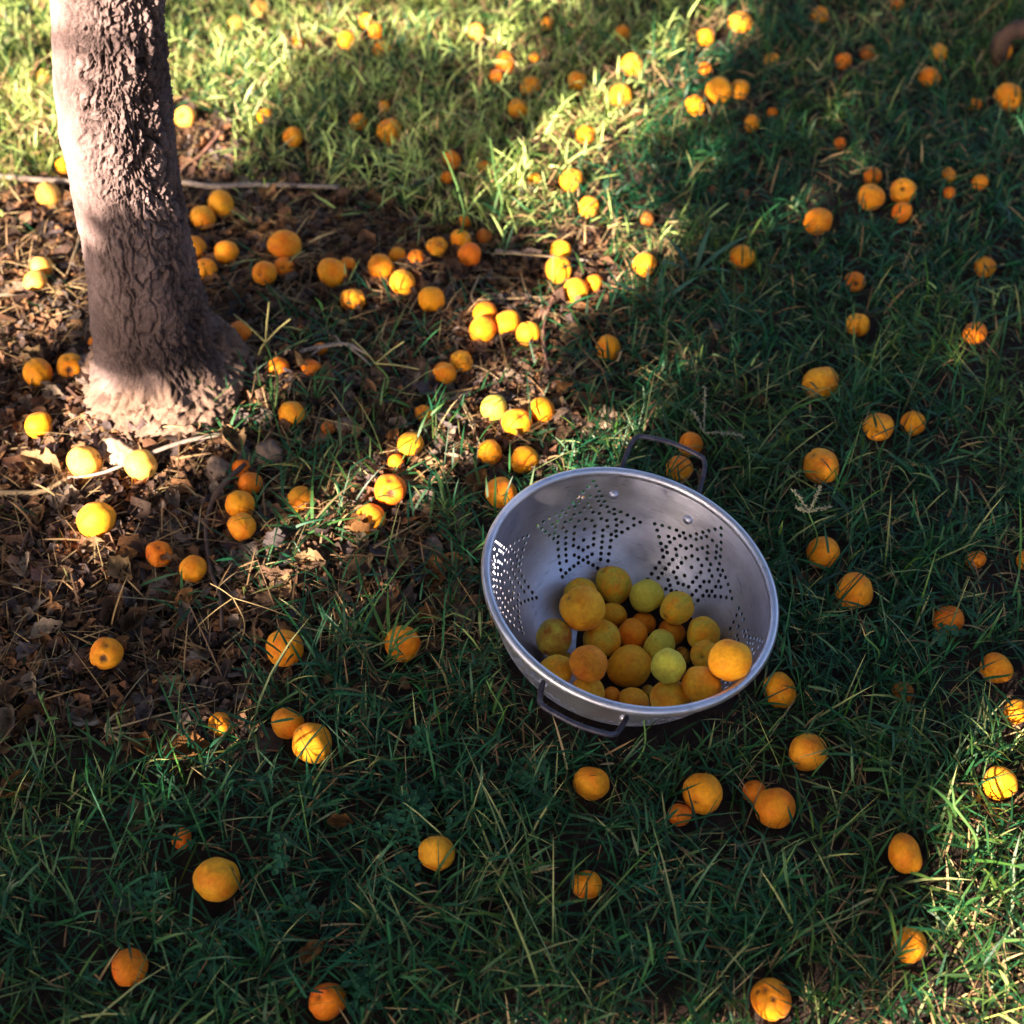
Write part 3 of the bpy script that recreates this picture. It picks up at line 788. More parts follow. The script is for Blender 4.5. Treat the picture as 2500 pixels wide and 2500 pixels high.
def build_bowl(parent):
    hr = .0022; holes = star_holes(); pts = []; edges = []
    for (u, s) in holes:
        r = prof_at(s)[0]; k = len(pts)
        for q in range(9):
            a = q*2*math.pi/9
            pts.append(Vector((u*RM+hr*math.cos(a)*RM/r, s+hr*math.sin(a)))); edges.append((k+q, k+(q+1) % 9))
    H_ = np.array(holes); nu = 110; smin = .006
    ss = np.concatenate([np.linspace(smin, .07, 10, endpoint=False), np.linspace(.07, PS[-1], 20)])
    def add(u, s):
        r = prof_at(s)[0]; du = np.abs(H_[:, 0]-u); du = np.minimum(du, 2*math.pi-du)
        if np.any((du*r)**2+(H_[:, 1]-s)**2 < (hr*1.45)**2): return
        pts.append(Vector((u*RM, s)))
    for s in ss:
        for i in range(nu+1): add(i/nu*2*math.pi, s)
    v, e, f, *_ = geometry.delaunay_2d_cdt(pts, edges, [], 0, 1e-7)
    V2 = np.array([(p[0], p[1]) for p in v]); T = np.array([t for t in f if len(t) == 3])
    C2 = V2[T].mean(1); keep = np.ones(len(T), bool)
    for (u, s) in holes:
        r = prof_at(s)[0]; keep &= ((C2[:, 0]/RM-u)*r)**2+(C2[:, 1]-s)**2 > (hr*.93)**2
    T = T[keep]
    a_ = V2[T[:, 1]]-V2[T[:, 0]]; b_ = V2[T[:, 2]]-V2[T[:, 0]]
    flip = a_[:, 0]*b_[:, 1]-a_[:, 1]*b_[:, 0] < 0; T[flip] = T[flip][:, ::-1]
    u, s = V2[:, 0]/RM, V2[:, 1]; r, d = prof_at(s)
    r2, d2 = prof_at(s+.001); r1, d1 = prof_at(s-.001); tr, tz = r2-r1, -(d2-d1); L = np.hypot(tr, tz); nr, nz = tz/L, -tr/L      # outward and down
    r = r*(1+.006*fbm(np.cos(u)*1.6, np.sin(u)*1.6, d*14, 95)); cu, su = np.cos(u), np.sin(u); N = np.stack([nr*cu, nr*su, nz], 1); V = np.stack([r*cu, r*su, -d], 1)
    n = len(V); TH_ = .0010
    E = np.sort(np.vstack([T[:, [0, 1]], T[:, [1, 2]], T[:, [2, 0]]]), 1); E, cnt = np.unique(E, axis=0, return_counts=True); E = E[cnt == 1]
    mid = V2[E].mean(1); isH = np.zeros(len(E), bool)
    for (uu, s_) in holes:
        rr = prof_at(s_)[0]; isH |= ((mid[:, 0]/RM-uu)*rr)**2+(mid[:, 1]-s_)**2 < (hr*1.05)**2
    E = E[isH]; m = len(E)
    Wv = np.concatenate([V[E[:, 0]], V[E[:, 1]], (V+N*TH_)[E[:, 1]], (V+N*TH_)[E[:, 0]]]); Wn = np.tile(np.cross(V[E[:, 1]]-V[E[:, 0]], N[E[:, 0]]), (4, 1))
    Wn /= np.linalg.norm(Wn, axis=1)[:, None]+1e-9
    k = 2*n; i = np.arange(m)
    WT = np.vstack([np.stack([k+i, k+m+i, k+2*m+i], 1), np.stack([k+i, k+2*m+i, k+3*m+i], 1)])
    # the middle of the bottom is closed by a small disc
    AV = np.vstack([V, V+N*TH_, Wv, [[0, 0, -CD], [0, 0, -CD-TH_]]]); AN = np.vstack([-N, N, Wn, [[0, 0, 1], [0, 0, -1]]])
    low = np.where(np.abs(V2[:, 1]-smin) < 1e-6)[0]; low = low[np.argsort(V2[low, 0])]; c0 = len(AV)-2
    D1 = np.stack([low[:-1], low[1:], np.full(len(low)-1, c0)], 1); D2 = np.stack([low[1:]+n, low[:-1]+n, np.full(len(low)-1, c0+1)], 1)
    AT = np.vstack([T[:, ::-1], T+n, WT, D1, D2])
    me = tri_mesh('bowl', AV, AT)
    me.normals_split_custom_set_from_vertices([tuple(q) for q in AN])
    return obj('bowl', me, M_ALU, parent)
def ring_mesh(name, R, z, a, b, seg=120, sec=12, dent=0):
    th = np.linspace(0, 2*math.pi, seg, endpoint=False)[:, None]; q = np.linspace(0, 2*math.pi, sec, endpoint=False)[None, :]
    rr = R+a*np.cos(q)+dent*np.sin(th*2+.6)
    V = np.stack([rr*np.cos(th), rr*np.sin(th), z+b*np.sin(q)+dent*.6*np.sin(th*3)], -1).reshape(-1, 3)
    n = seg; f = grid_faces(n+1, sec, True) % (n*sec)
    return tri_mesh(name, V, f)
def build_colander():
    root = empty('colander', COL_C, 'dented grey aluminium colander tilted in the grass, full of apricots', 'colander')
    M = Matrix((_e1, _e2, COL_N)).transposed()
    root.rotation_euler = M.to_euler()
    build_bowl(root)
    obj('rim', ring_mesh('rim', CR+.0012, -.0005, .0046, .0052, dent=.0004), M_ALU, root)
    obj('foot_ring', ring_mesh('foot_ring', .056, -CD-.006, .0016, .0065, 80, 10), M_ALU, root)
    rv = None
    for az in (75, 250):
        h = None
        a0 = math.radians(az); hw = math.radians(17)
        def P(da, r, z): return (r*math.cos(a0+da), r*math.sin(a0+da), z)
        rad_at = lambda d: float(np.interp(d, PROF[::-1, 1], PROF[::-1, 0]))
        rw = rad_at(.024)
        pk, zo = (1., 0.) if az == 75 else (.72, -.012)
        def P(da, r, z): return ((rw+(r-rw)*pk)*math.cos(a0+da), (rw+(r-rw)*pk)*math.sin(a0+da), z+(zo if r-rw > .02 else zo*.4))
        path = [P(-hw*1.03, rw+.003, -.034), P(-hw*1.03, rw+.004, -.020), P(-hw*.98, rw+.012, -.010), P(-hw*.80, rw+.038, .004), P(-hw*.70, rw+.0475, .0085), P(-hw*.55, rw+.051, .010),
                P(0, rw+.0525, .0105), P(hw*.55, rw+.051, .010), P(hw*.70, rw+.0475, .0085), P(hw*.80, rw+.038, .004), P(hw*.98, rw+.012, -.010), P(hw*1.03, rw+.004, -.020), P(hw*1.03, rw+.003, -.034)]
        V, F = tube(catmull(path, 5), .0026, 10)
        h = obj('handle', pyd('handle', V, F), M_IRON, root)
        for sgn in (-1, 1):
            # rivet: domed head inside the bowl, flat plate outside
            d = .026; r = rad_at(d); da = sgn*hw*1.03
            nrm = np.array([math.cos(a0+da), math.sin(a0+da), -.28]); nrm /= np.linalg.norm(nrm)
            t1 = np.array([-math.sin(a0+da), math.cos(a0+da), 0]); t2 = np.cross(nrm, t1)
            c = np.array([r*math.cos(a0+da), r*math.sin(a0+da), -d])
            Vs = []
            prof = [(0, -.0034), (.002, -.0032), (.0038, -.0023), (.005, -.0010), (.0054, .0004), (.0054, .0035), (0, .0035)]
            for (rr, hh) in prof:
                for q in np.linspace(0, 2*math.pi, 14, endpoint=False): Vs.append(c+nrm*hh+rr*(math.cos(q)*t1+math.sin(q)*t2))
            obj('rivet', pyd('rivet', Vs, [tuple(f) for f in grid_faces(len(prof), 14, True)]), M_ALU, h)
build_colander()

# fruits in the colander, from the bottom of the heap upwards: (x, y, w, h) in the crop at (1150,1000), 0.44 px
HEAP = [(985,1570,80,80,'b',.6,'dark apricot showing in a gap near the front rim of the colander'),
 (775,1592,110,110,'d',.0,'deep orange apricot low behind the front rim of the colander'),
 (520,1390,100,90,'b',.6,'dark green apricot showing in a gap at the left of the colander heap'),
 (468,1456,178,178,'y',.4,'apricot half hidden by the left front rim of the colander'),
 (640,1572,188,188,'y',.35,'apricot behind the front rim of the colander, above the near handle'),
 (900,1626,158,158,'o',.15,'small apricot at the very front rim of the colander'),
 (1105,1612,226,210,'o',.55,'red and green two toned apricot at the front rim of the colander'),
 (605,1030,185,180,'y',.75,'greenish apricot peeping out behind the speckled one at the back of the colander'),
 (785,1140,135,145,'o',.35,'small apricot in the colander sunk between the speckled one and the back row'),
 (957,1190,145,120,'d',.1,'reddish apricot in the colander below the tall green one'),
 (1110,1240,160,120,'d',.25,'reddish apricot in the colander tucked under the right hand green one'),
 (1175,1370,85,110,'b',.4,'dark apricot showing in a gap in the middle of the colander heap'),
 (793,975,190,175,'y',.85,'green tinged round apricot at the top of the colander heap against the holes'),
 (970,1035,187,200,'g',1.,'greenest apricot in the colander, tall, in the back row'),
 (1145,1102,190,168,'y',.8,'yellow green apricot at the right end of the back row in the colander'),
 (1290,1242,190,165,'y',.75,'green and orange apricot near the right wall of the colander'),
 (460,1267,206,197,'b',.75,'olive brown apricot with light spots by the left wall of the colander'),
 (897,1247,180,132,'d',.05,'smooth orange apricot in the middle of the colander heap'),
 (722,1270,222,158,'o',.7,'lying oval apricot, green on top, under the speckled one in the colander'),
 (1300,1360,176,168,'o',.6,'olive orange apricot beside the bright one at the right wall of the colander'),
 (1050,1310,196,146,'g',.85,'yellow green oval apricot in the middle of the colander heap'),
 (656,1407,206,197,'d',.15,'orange apricot with light spots in the front left of the colander heap'),
 (1098,1427,206,168,'g',.85,'yellow green apricot with a dark stem hole in the colander'),
 (877,1422,231,222,'o',.25,'big round orange apricot in the centre of the colander heap'),
 (1283,1530,216,202,'o',.2,'large orange apricot in the front right of the colander heap'),
 (1437,1392,216,241,'o',.1,'brightest large egg shaped apricot at the right wall of the colander'),
 (620,1100,246,237,'y',.15,'big speckled golden apricot on the left of the colander heap, dotted with light')]
def fill_colander():
    done = []
    pr, pd = PROF[:, 0], PROF[:, 1]
    def fits(p, r):
        q = p-COL_C; loc = np.array([q@_e1, q@_e2, q@COL_N]); rho = math.hypot(loc[0], loc[1])
        # distance from the sphere to the wall curve
        return np.min(np.hypot(pr-rho, -pd-loc[2])) > r*1.0 and rho < .137
    for (x, y, w, h, col, gr, lab) in HEAP:
        X, Y = (1150+x*.44)*W/2500, (1000+y*.44)*W/2500; k = (w+max(h, w*.85))/4*.44*W/2500
        d = ray(X, Y); best = None
        for t in np.arange(1.05, 1.6, .002):
            p = CAM+d*t; r = 1.04*k/(W*FF)*t; q = p-COL_C; hN = q@COL_N
            if hN > .02: continue
            if best is not None and any(np.linalg.norm(p-c) < (r+R)*.95 for c, R in done): break
            rho = math.hypot(q@_e1, q@_e2); gap = np.min(np.hypot(pr-rho, -pd-hN))
            if rho > np.interp(-hN, pd[::-1], pr[::-1]): gap = -gap
            pen = max(0., r-gap) if hN < .004 else max(0., math.hypot(rho, 0)+r-.137)
            if best is None or pen <= max(best[2], .001): best = (p, r, pen)
        p, r, pen = best; done.append((p, r))
        o = obj('apricot', AM[random.randrange(len(AM))], None); o.location = p; o.scale = (r, r, r)
        o.rotation_euler = (random.uniform(0, 6.28), random.uniform(0, 6.28), random.uniform(0, 6.28))
        c = PAL[col]; b = random.uniform(.98, 1.08); o.color = (c[0]*b, c[1]*b*1.12, c[2], 1); o['green'] = gr
        tag(o, lab, 'apricot', 'apricots heaped in the colander')
fill_colander()

# ------------------------------------------------------------------ grass
PL = np.array([(p[0], p[1], p[2], p[3], p[4]) for p in PLACED])
def clear_of_things(P, soft=True):
    ok = np.hypot(P[:, 0]-np.interp(.0, TRZ, TRX), P[:, 1]-TY) > .078
    q = P-COL_C; rho = np.hypot(P[:, 0]-COL_C[0]+.012, P[:, 1]-COL_C[1]); dip = np.interp(rho, PROF[:, 0], PROF[:, 1], right=0.)
    wall = COL_C[2]-dip-(P[:, 0]-COL_C[0])*COL_N[0]/COL_N[2]           # height of the bowl above this spot
    ok &= (rho > .15) | (wall > .062)
    keep = np.ones(len(P), bool)
    for (x, y, z, r, cov) in PL:
        dx, dy = P[:, 0]-x, P[:, 1]-y; d = np.hypot(dx, dy)
        ok &= d > r*.72
        if soft and not cov:
            front = (d < r*1.8) & (dy < 0)                      # trodden flat where the fruit rolled
            keep &= ~(front & (rng.random(len(P)) < .45))
    return ok & keep
def blades(P, az, L, a0, a1, wd, C, tipC=None, tw=None, K=4, prof=(.75, 1., .9, .6)):
    n = len(P); L = np.broadcast_to(L, (n,)); tw = rng.normal(0, .6, n) if tw is None else tw
    d = np.stack([np.cos(az), np.sin(az), np.zeros(n)], 1); side = np.stack([-np.sin(az), np.cos(az), np.zeros(n)], 1)
    Vs = []; Cs = []; p = P.copy()
    tipC = C if tipC is None else tipC
    for k in range(K+1):
        s = k/K; a = a0+(a1-a0)*s
        t = np.sin(a)[:, None]*d+np.cos(a)[:, None]*np.array([0, 0, 1.])
        if k < K:
            nrm = np.cross(t, side); w = np.cos(tw)[:, None]*side+np.sin(tw)[:, None]*nrm
            hw = (wd*prof[k]/2)[:, None]; Vs += [p-w*hw, p+w*hw]
            c = C+(tipC-C)*s**1.5; Cs += [c, c]
        else: Vs.append(p.copy()); Cs.append(tipC)
        p = p+t*(L/K)[:, None]
    V = np.stack(Vs, 1); Cc = np.stack(Cs, 1); m = 2*K+1
    gzv = gz(V[..., 0].ravel(), V[..., 1].ravel()).reshape(n, m)+.0015
    V[..., 2] = np.maximum(V[..., 2], gzv)
    T = []
    for k in range(K-1): a = 2*k; T += [[a, a+1, a+3], [a, a+3, a+2]]
    T.append([2*K-2, 2*K-1, 2*K])
    T = (np.arange(n)*m)[:, None, None]+np.array(T)[None]
    return V.reshape(-1, 3), T.reshape(-1, 3), Cc.reshape(-1, 3)
def off_fruit(part, m):
    """drop most blades that lie over a fruit: it rolled onto them and pressed them down"""
    V, T, C = part; n = len(V)//m; B = V.reshape(n, m, 3); bad = np.zeros(n, bool); ax = np.array([0, -.62, .78]); rnd = rng.random(n)
    for (x, y, z, r, cov) in PL:
        i = np.where((np.abs(B[:, 0, 0]-x) < .09) & (np.abs(B[:, 0, 1]-y) < .11))[0]
        if not len(i): continue
        q = B[i]-np.array([x, y, z])-(ax*r*.45 if cov else 0); t = np.clip(q@ax, 0, .07); d = np.linalg.norm(q-t[..., None]*ax, axis=-1)
        bad[i] |= (d < r*(.8 if cov else .93)).any(1) & (rnd[i] < (.50 if cov else .70))
        bad[i] |= (np.linalg.norm(B[i]-np.array([x, y, z]), axis=-1) < r*1.03).any(1)
    q = B-COL_C; rho = np.hypot(q@_e1, q@_e2); hN = q@COL_N; wall = np.interp(-hN, PROF[::-1, 1], PROF[::-1, 0])
    bad |= ((hN > -CD-.012) & (hN < .012) & (rho < wall+.006)).any(1)
    k = np.where(~bad)[0]; tpm = len(T)//n
    V = B[k].reshape(-1, 3); C = C.reshape(n, m, 3)[k].reshape(-1, 3); T = (T[:tpm][None]+(np.arange(len(k))*m)[:, None, None]).reshape(-1, 3)
    return V, T, C
def joinall(parts):
    Vs, Ts, Cs = [], [], []; k = 0
    for V, T, C in parts: Vs.append(V); Ts.append(T+k); Cs.append(C); k += len(V)
    return np.vstack(Vs), np.vstack(Ts), np.vstack(Cs)
def scatter(n, x0, x1, y0, y1, dens=None):
    P = np.column_stack([rng.uniform(x0, x1, n), rng.uniform(y0, y1, n), np.zeros(n)])
    P[:, 2] = gz(P[:, 0], P[:, 1])
    return P
def dry_and_sunlit(P):  # sunlit zones get paler blades, sun painted into the colour, and more straw
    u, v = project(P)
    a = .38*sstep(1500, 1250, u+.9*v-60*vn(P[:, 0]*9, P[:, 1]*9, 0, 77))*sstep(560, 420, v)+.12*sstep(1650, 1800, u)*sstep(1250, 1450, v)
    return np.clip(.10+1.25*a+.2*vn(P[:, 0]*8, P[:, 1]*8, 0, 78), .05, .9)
def greens(n, P):
    base = np.array([[.019, .096, .030]]); warm = np.array([[.085, .150, .028]]); blue = np.array([[.010, .086, .043]])
    dr = dry_and_sunlit(P)[:, None]
    m = np.clip(.26+.5*vn(P[:, 0]*7, P[:, 1]*7, 0, 70)+rng.normal(0, .28, n)+.5*dr[:, 0], 0, 1)[:, None]
    c = np.where(m < .5, blue+(base-blue)*m*2, base+(warm-base)*(m*2-1))
    c = c*rng.uniform(.55, 1.35, (n, 1))
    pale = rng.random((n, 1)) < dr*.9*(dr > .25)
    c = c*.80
    return np.where(pale, np.array([[.44, .58, .19]])*rng.uniform(.6, 1.3, (n, 1)), c)  # pale blades brighten the sunlit zones by colour
STRAWC = np.array([[.34, .22, .11], [.26, .155, .08], [.42, .31, .17], [.20, .12, .07]])
def build_grass():
    parts, dry = [], []
    # --- short dense blades of the sward
    P = scatter(190000, -1.35, 1.35, .18, 2.55)
    u, v = project(P); g = grass_at(u, v)
    clump = .62+.55*vn(P[:, 0]*16, P[:, 1]*16, 0, 71)+.25*vn(P[:, 0]*45, P[:, 1]*45, 0, 72)
    P = P[(rng.random(len(P)) < g*clump*np.where(v > 560, .60, 1.05)*np.where((u < -160) | (u > 2090) | (v < -150) | (v > 2080), .7, 1.)) & (u > -600) & (u < 2530) & (v > -260) & (v < 2560)]
    P = P[clear_of_things(P)]
    n = len(P); C = greens(n, P); tip = np.where(rng.random((n, 1)) < .12+.6*dry_and_sunlit(P)[:, None], np.array([[.48, .48, .21]]), C*1.15)
    tall = 1+.45*vn(P[:, 0]*5, P[:, 1]*5, 0, 73)
    L = rng.gamma(5, .0082, n)*tall; up = np.clip(dry_and_sunlit(P)*1.3-.2, 0, 1)*(project(P)[1] < 600); L = L*np.where(project(P)[1] < 560, .62, 1.)
    parts.append(blades(P, rng.uniform(0, 6.283, n), L, rng.uniform(.2, 1.2, n)*(1-.6*up), rng.uniform(.9, 1.85, n)*(1-.5*up), rng.uniform(.0013, .0028, n), C, tip))
    # --- creeping stems with leaves on alternate sides
    S0 = scatter(8500, -1.0, 1.0, .38, 2.4); u, v = project(S0)
    S0 = S0[(rng.random(len(S0)) < .06+grass_at(u, v)) & (u > -120) & (u < 2050) & (v > -120) & (v < 2050) & (dirt_at(u, v)*(u < 430) < .5)]
    S0 = S0[clear_of_things(S0)]
    n = len(S0); az = rng.uniform(0, 6.283, n); L = rng.uniform(.035, .095, n)*np.where(project(S0)[1] < 560, .7, 1.); a0 = rng.uniform(.45, 1.3, n); a1 = np.clip(a0+rng.uniform(-.4, .7, n), .05, 1.5)
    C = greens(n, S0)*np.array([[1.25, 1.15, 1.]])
    parts.append(blades(S0, az, L, a0, a1, np.full(n, .0013), C, None, np.zeros(n), 4, (1, 1, .9, .7)))
    for j, f in enumerate((.22, .42, .6, .76, .92)):
        # point along the stem
        K = 12; p = S0.copy()
        for k in range(int(f*K)):
            a = a0+(a1-a0)*(k/K); p = p+np.stack([np.sin(a)*np.cos(az), np.sin(a)*np.sin(az), np.cos(a)], 1)*(L/K)[:, None]
        sgn = 1 if j % 2 else -1
        la = az+sgn*rng.uniform(.5, 1.35, n); e0 = np.clip(a0+(a1-a0)*f+rng.normal(0, .3, n), .15, 1.5)
        ll = rng.uniform(.02, .052, n)*(1.1-.35*f)
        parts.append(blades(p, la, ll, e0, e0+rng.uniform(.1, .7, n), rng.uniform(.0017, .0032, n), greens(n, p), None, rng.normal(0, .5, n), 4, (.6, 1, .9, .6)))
    # --- single long blades that stand out of the sward
    S1 = scatter(2600, -1.0, 1.0, .38, 2.4); u, v = project(S1)
    S1 = S1[(rng.random(len(S1)) < grass_at(u, v)*np.where(v > 600, 1., .45)) & (u > -120) & (u < 2050) & (v > -60) & (v < 2050)]; S1 = S1[clear_of_things(S1)]; n = len(S1)
    a0 = rng.uniform(.15, 1.2, n); c = np.array([[.030, .140, .055]])*rng.uniform(.6, 1.25, (n, 1)); c = np.where(rng.random((n, 1)) < .3, c*np.array([[2.1, 1.2, .6]]), c)
    parts.append(blades(S1, rng.uniform(0, 6.283, n), rng.uniform(.045, .105, n), a0, a0+rng.uniform(.1, .9, n), rng.uniform(.0015, .0027, n), c, np.where(rng.random((n, 1)) < .3, np.array([[.36, .32, .14]]), c)))
    parts = [off_fruit(q, 9) for q in parts]
    V, T, C = joinall(parts); print('grass tris', len(T))
    tag(obj('grass', tri_mesh('grass', V, T, C), M_GRASS), kind='stuff')
    # --- beyond the frame
    P = scatter(90000, -3.2, 3.2, -.7, 5.2); u, v = project(P)
    out = (u < -560) | (u > 2490) | (v < -240) | (v > 2520)
    P = P[out & (rng.random(len(P)) < grass_at(np.clip(u, -3000, 5000), np.clip(v, -3000, 5000)))]; n = len(P)
    P = P[np.hypot(P[:, 0], P[:, 1]) > .25]; n = len(P)
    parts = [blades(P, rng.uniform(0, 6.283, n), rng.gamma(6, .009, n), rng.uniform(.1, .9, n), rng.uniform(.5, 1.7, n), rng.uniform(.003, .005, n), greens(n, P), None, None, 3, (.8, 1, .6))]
    V, T, C = joinall(parts)
    tag(obj('grass', tri_mesh('grass', V, T, C), M_GRASS), kind='stuff')
    # --- dry blades and thatch
    P = scatter(64000, -1.05, 1.05, .36, 2.42); u, v = project(P); g = grass_at(u, v)
    patch = .30+.75*np.clip(vn(P[:, 0]*6+3, P[:, 1]*6, 0, 75)+.35*vn(P[:, 0]*20, P[:, 1]*20, 0, 76), 0, 1)
    edge = np.exp(-((u-1230)/120)**2-((v-640)/150)**2)+.8*np.exp(-((u-1000)/190)**2-((v-1300)/90)**2)+.9*np.exp(-((u-800)/150)**2-((v-1230)/60)**2)
    P = P[(rng.random(len(P)) < np.clip(patch*.62+edge+.8*(dry_and_sunlit(P)-.10), 0, 1)*np.maximum(g, .13)) & (u > -150) & (u < 2080) & (v > -140) & (v < 2070)]; P = P[clear_of_things(P, False)]; n = len(P)
    C = STRAWC[rng.integers(0, 4, n)]*rng.uniform(.5, 1.1, (n, 1))*(.8+1.3*dry_and_sunlit(P)[:, None])  # straw colour is raised in the sunlit zones too
    lift = rng.uniform(0, .022, n)*(rng.random(n) < .7); P[:, 2] += lift
    dry.append(blades(P, rng.uniform(0, 6.283, n), rng.gamma(5, .0056, n), rng.uniform(.5, 1.5, n), rng.uniform(.9, 1.9, n), rng.uniform(.0010, .0024, n), C, None, None, 3, (.8, 1, .7)))
    V, T, C = joinall([off_fruit(q, 7) for q in dry])
    tag(obj('dry_grass', tri_mesh('dry_grass', V, T, C), M_STRAW), kind='stuff')
build_grass()

# ------------------------------------------------------------------ litter under the tree
def flakes(P, size, C, curl):
    """small curled leaf scraps: 3 x 3 points, 8 triangles"""
    n = len(P); az = rng.uniform(0, 6.283, n); tilt = rng.normal(0, .45, n); roll = rng.normal(0, .45, n)
    ca, sa = np.cos(az), np.sin(az)
    X = np.stack([ca*np.cos(tilt), sa*np.cos(tilt), np.sin(tilt)], 1)
    Y0 = np.stack([-sa, ca, np.zeros(n)], 1); Z0 = np.cross(X, Y0)
    Y = Y0*np.cos(roll)[:, None]+Z0*np.sin(roll)[:, None]; Z = np.cross(X, Y)
    asp = rng.uniform(.4, .95, n); V = []
    for i in (-1, 0, 1):
        for j in (-1, 0, 1):
            jit = rng.uniform(.55, 1.15, (2, n)); cx = i*size*jit[0]*(1-.25*abs(j)); cy = j*size*asp*jit[1]*(1-.35*abs(i))
            cz = curl*size*(.55*(j*j)*asp+.35*i*i)+rng.normal(0, .12, n)*size
            V.append(P+X*cx[:, None]+Y*cy[:, None]+Z*cz[:, None])
    V = np.stack(V, 1)
    gzv = gz(V[..., 0].ravel(), V[..., 1].ravel()).reshape(n, 9)+.0008; V[..., 2] = np.maximum(V[..., 2], gzv)
    t = []
    for i in range(2):
        for j in range(2): a = i*3+j; t += [[a, a+3, a+4], [a, a+4, a+1]]
    T = (np.arange(n)*9)[:, None, None]+np.array(t)[None]
    return V.reshape(-1, 3), T.reshape(-1, 3), np.repeat(C, 9, 0)
LEAFC = np.array([[.18, .085, .050], [.10, .053, .042], [.26, .135, .08], [.065, .038, .033], [.20, .15, .135], [.30, .14, .065], [.12, .085, .088], [.075, .042, .034]])
def build_litter():
    P = scatter(95000, -1.4, .3, .75, 1.95); u, v = project(P)
    w = np.maximum(dirt_at(u, v), .06)
    P = P[(rng.random(len(P)) < w) & (u > -650)]; P = P[clear_of_things(P, False)]
    n = min(len(P), 30000); P = P[:n]
    P[:, 2] += rng.uniform(.0005, .009, n)
    s = np.clip(rng.gamma(1.7, .0028, n), .0012, .017)
    C = LEAFC[rng.integers(0, len(LEAFC), n)]*rng.uniform(.42, .98, (n, 1))
    parts = [flakes(P, s, C, rng.normal(.3, .6, n))]
    n = 900; a = rng.uniform(0, 6.283, n); r = .072+.05*rng.random(n)**1.3; P = np.column_stack([-.403+r*np.cos(a), TY+r*np.sin(a), np.zeros(n)])      # banked against the foot of the trunk
    P[:, 2] = gz(P[:, 0], P[:, 1])+rng.uniform(0, .016, n)*(1.25-(r-.072)/.05)
    parts.append(flakes(P, np.clip(rng.gamma(2, .0032, n), .0015, .017), LEAFC[rng.integers(0, len(LEAFC), n)]*rng.uniform(.55, 1.15, (n, 1)), rng.normal(.3, .6, n)))
    V, T, C = joinall(parts)
    tag(obj('leaf_litter', tri_mesh('leaf_litter', V, T, C), M_LITTER), kind='stuff')
    P = scatter(36000, -1.1, .3, .75, 1.95); u, v = project(P)
    P = P[(rng.random(len(P)) < dirt_at(u, v)) & (u > -200)][:6500]; P = P[clear_of_things(P, False)]; n = len(P)
    P[:, 2] += rng.uniform(.001, .011, n)
    C = STRAWC[rng.integers(0, 4, n)]*rng.uniform(.5, 1.1, (n, 1))
    V, T, C = blades(P, rng.uniform(0, 6.283, n), rng.gamma(3, .011, n), rng.uniform(1.2, 1.6, n), rng.uniform(1.4, 1.8, n), rng.uniform(.0006, .0017, n), C, None, None, 4, (.9, 1, 1, .8))
    tag(obj('straw_litter', tri_mesh('straw_litter', V, T, C), M_STRAW), kind='stuff')
build_litter()

def build_crumbs():
    """crumbs of clay and bark fallen round the foot of the trunk"""
    n = 420; a = rng.uniform(-2.9, .3, n); r = .078+.045*rng.random(n)**1.6
    P = np.column_stack([-.403+r*np.cos(a), TY+r*np.sin(a), np.zeros(n)]); s = np.clip(rng.gamma(2, .0016, n), .0012, .010)
    P[:, 2] = gz(P[:, 0], P[:, 1])+s*.35+.012*(1-(r-.078)/.045)*rng.random(n)
    bm = bmesh.new(); bmesh.ops.create_icosphere(bm, subdivisions=1, radius=1); U = np.array([v.co[:] for v in bm.verts]); F = np.array([[v.index for v in f.verts] for f in bm.faces]); bm.free()
    k = len(U); V = P[:, None]+U[None]*s[:, None, None]*rng.uniform(.55, 1.2, (n, k, 1))*np.array([1, 1, .75])
    T = (np.arange(n)*k)[:, None, None]+F[None]
    t = rng.random((n, 1)); C = np.repeat(np.array([[.12, .072, .055]])*(1-t)+np.array([[.30, .20, .165]])*t, k, 0)
    tag(obj('soil_crumbs', tri_mesh('soil_crumbs', V.reshape(-1, 3), T.reshape(-1, 3), C, False), M_BARK), kind='stuff')
build_crumbs()

# ------------------------------------------------------------------ single dry leaves
def leaf_mesh(k, L=1., wd=.62, curl=.35, ribs=.04):
    r = np.random.default_rng(300+k); n, m = 13, 9; V = []; C = []
    for i in range(n):
        s = i/(n-1); half = wd/2*math.sin(math.pi*min(max(s, .02), .985)**.85)**.8*(1+.10*r.normal())
        for j in range(m):
            q = (j-(m-1)/2)/((m-1)/2); x = (s-.5)*L; y = q*half
            z = curl*(q*q)*half*1.3+.30*curl*(s-.5)**2*2-.02*math.exp(-(q/.15)**2)+ribs*.5*math.sin(s*22+abs(q)*4)*abs(q)+.06*float(vn(x*4, y*6, k, 5))
            V.append((x, y, z)); e = .75+.25*float(vn(x*6, y*9, k, 6)); mid = 1+.5*math.exp(-(q/.10)**2)
            C.append((e*mid,)*3)
    F = grid_faces(n, m)
    drop = r.random(len(F)) < .03
    me = tri_mesh('dry_leaf', np.array(V), F[~drop], np.array(C)*np.array([.5, .5, .5]))
    a0 = 0
    return me
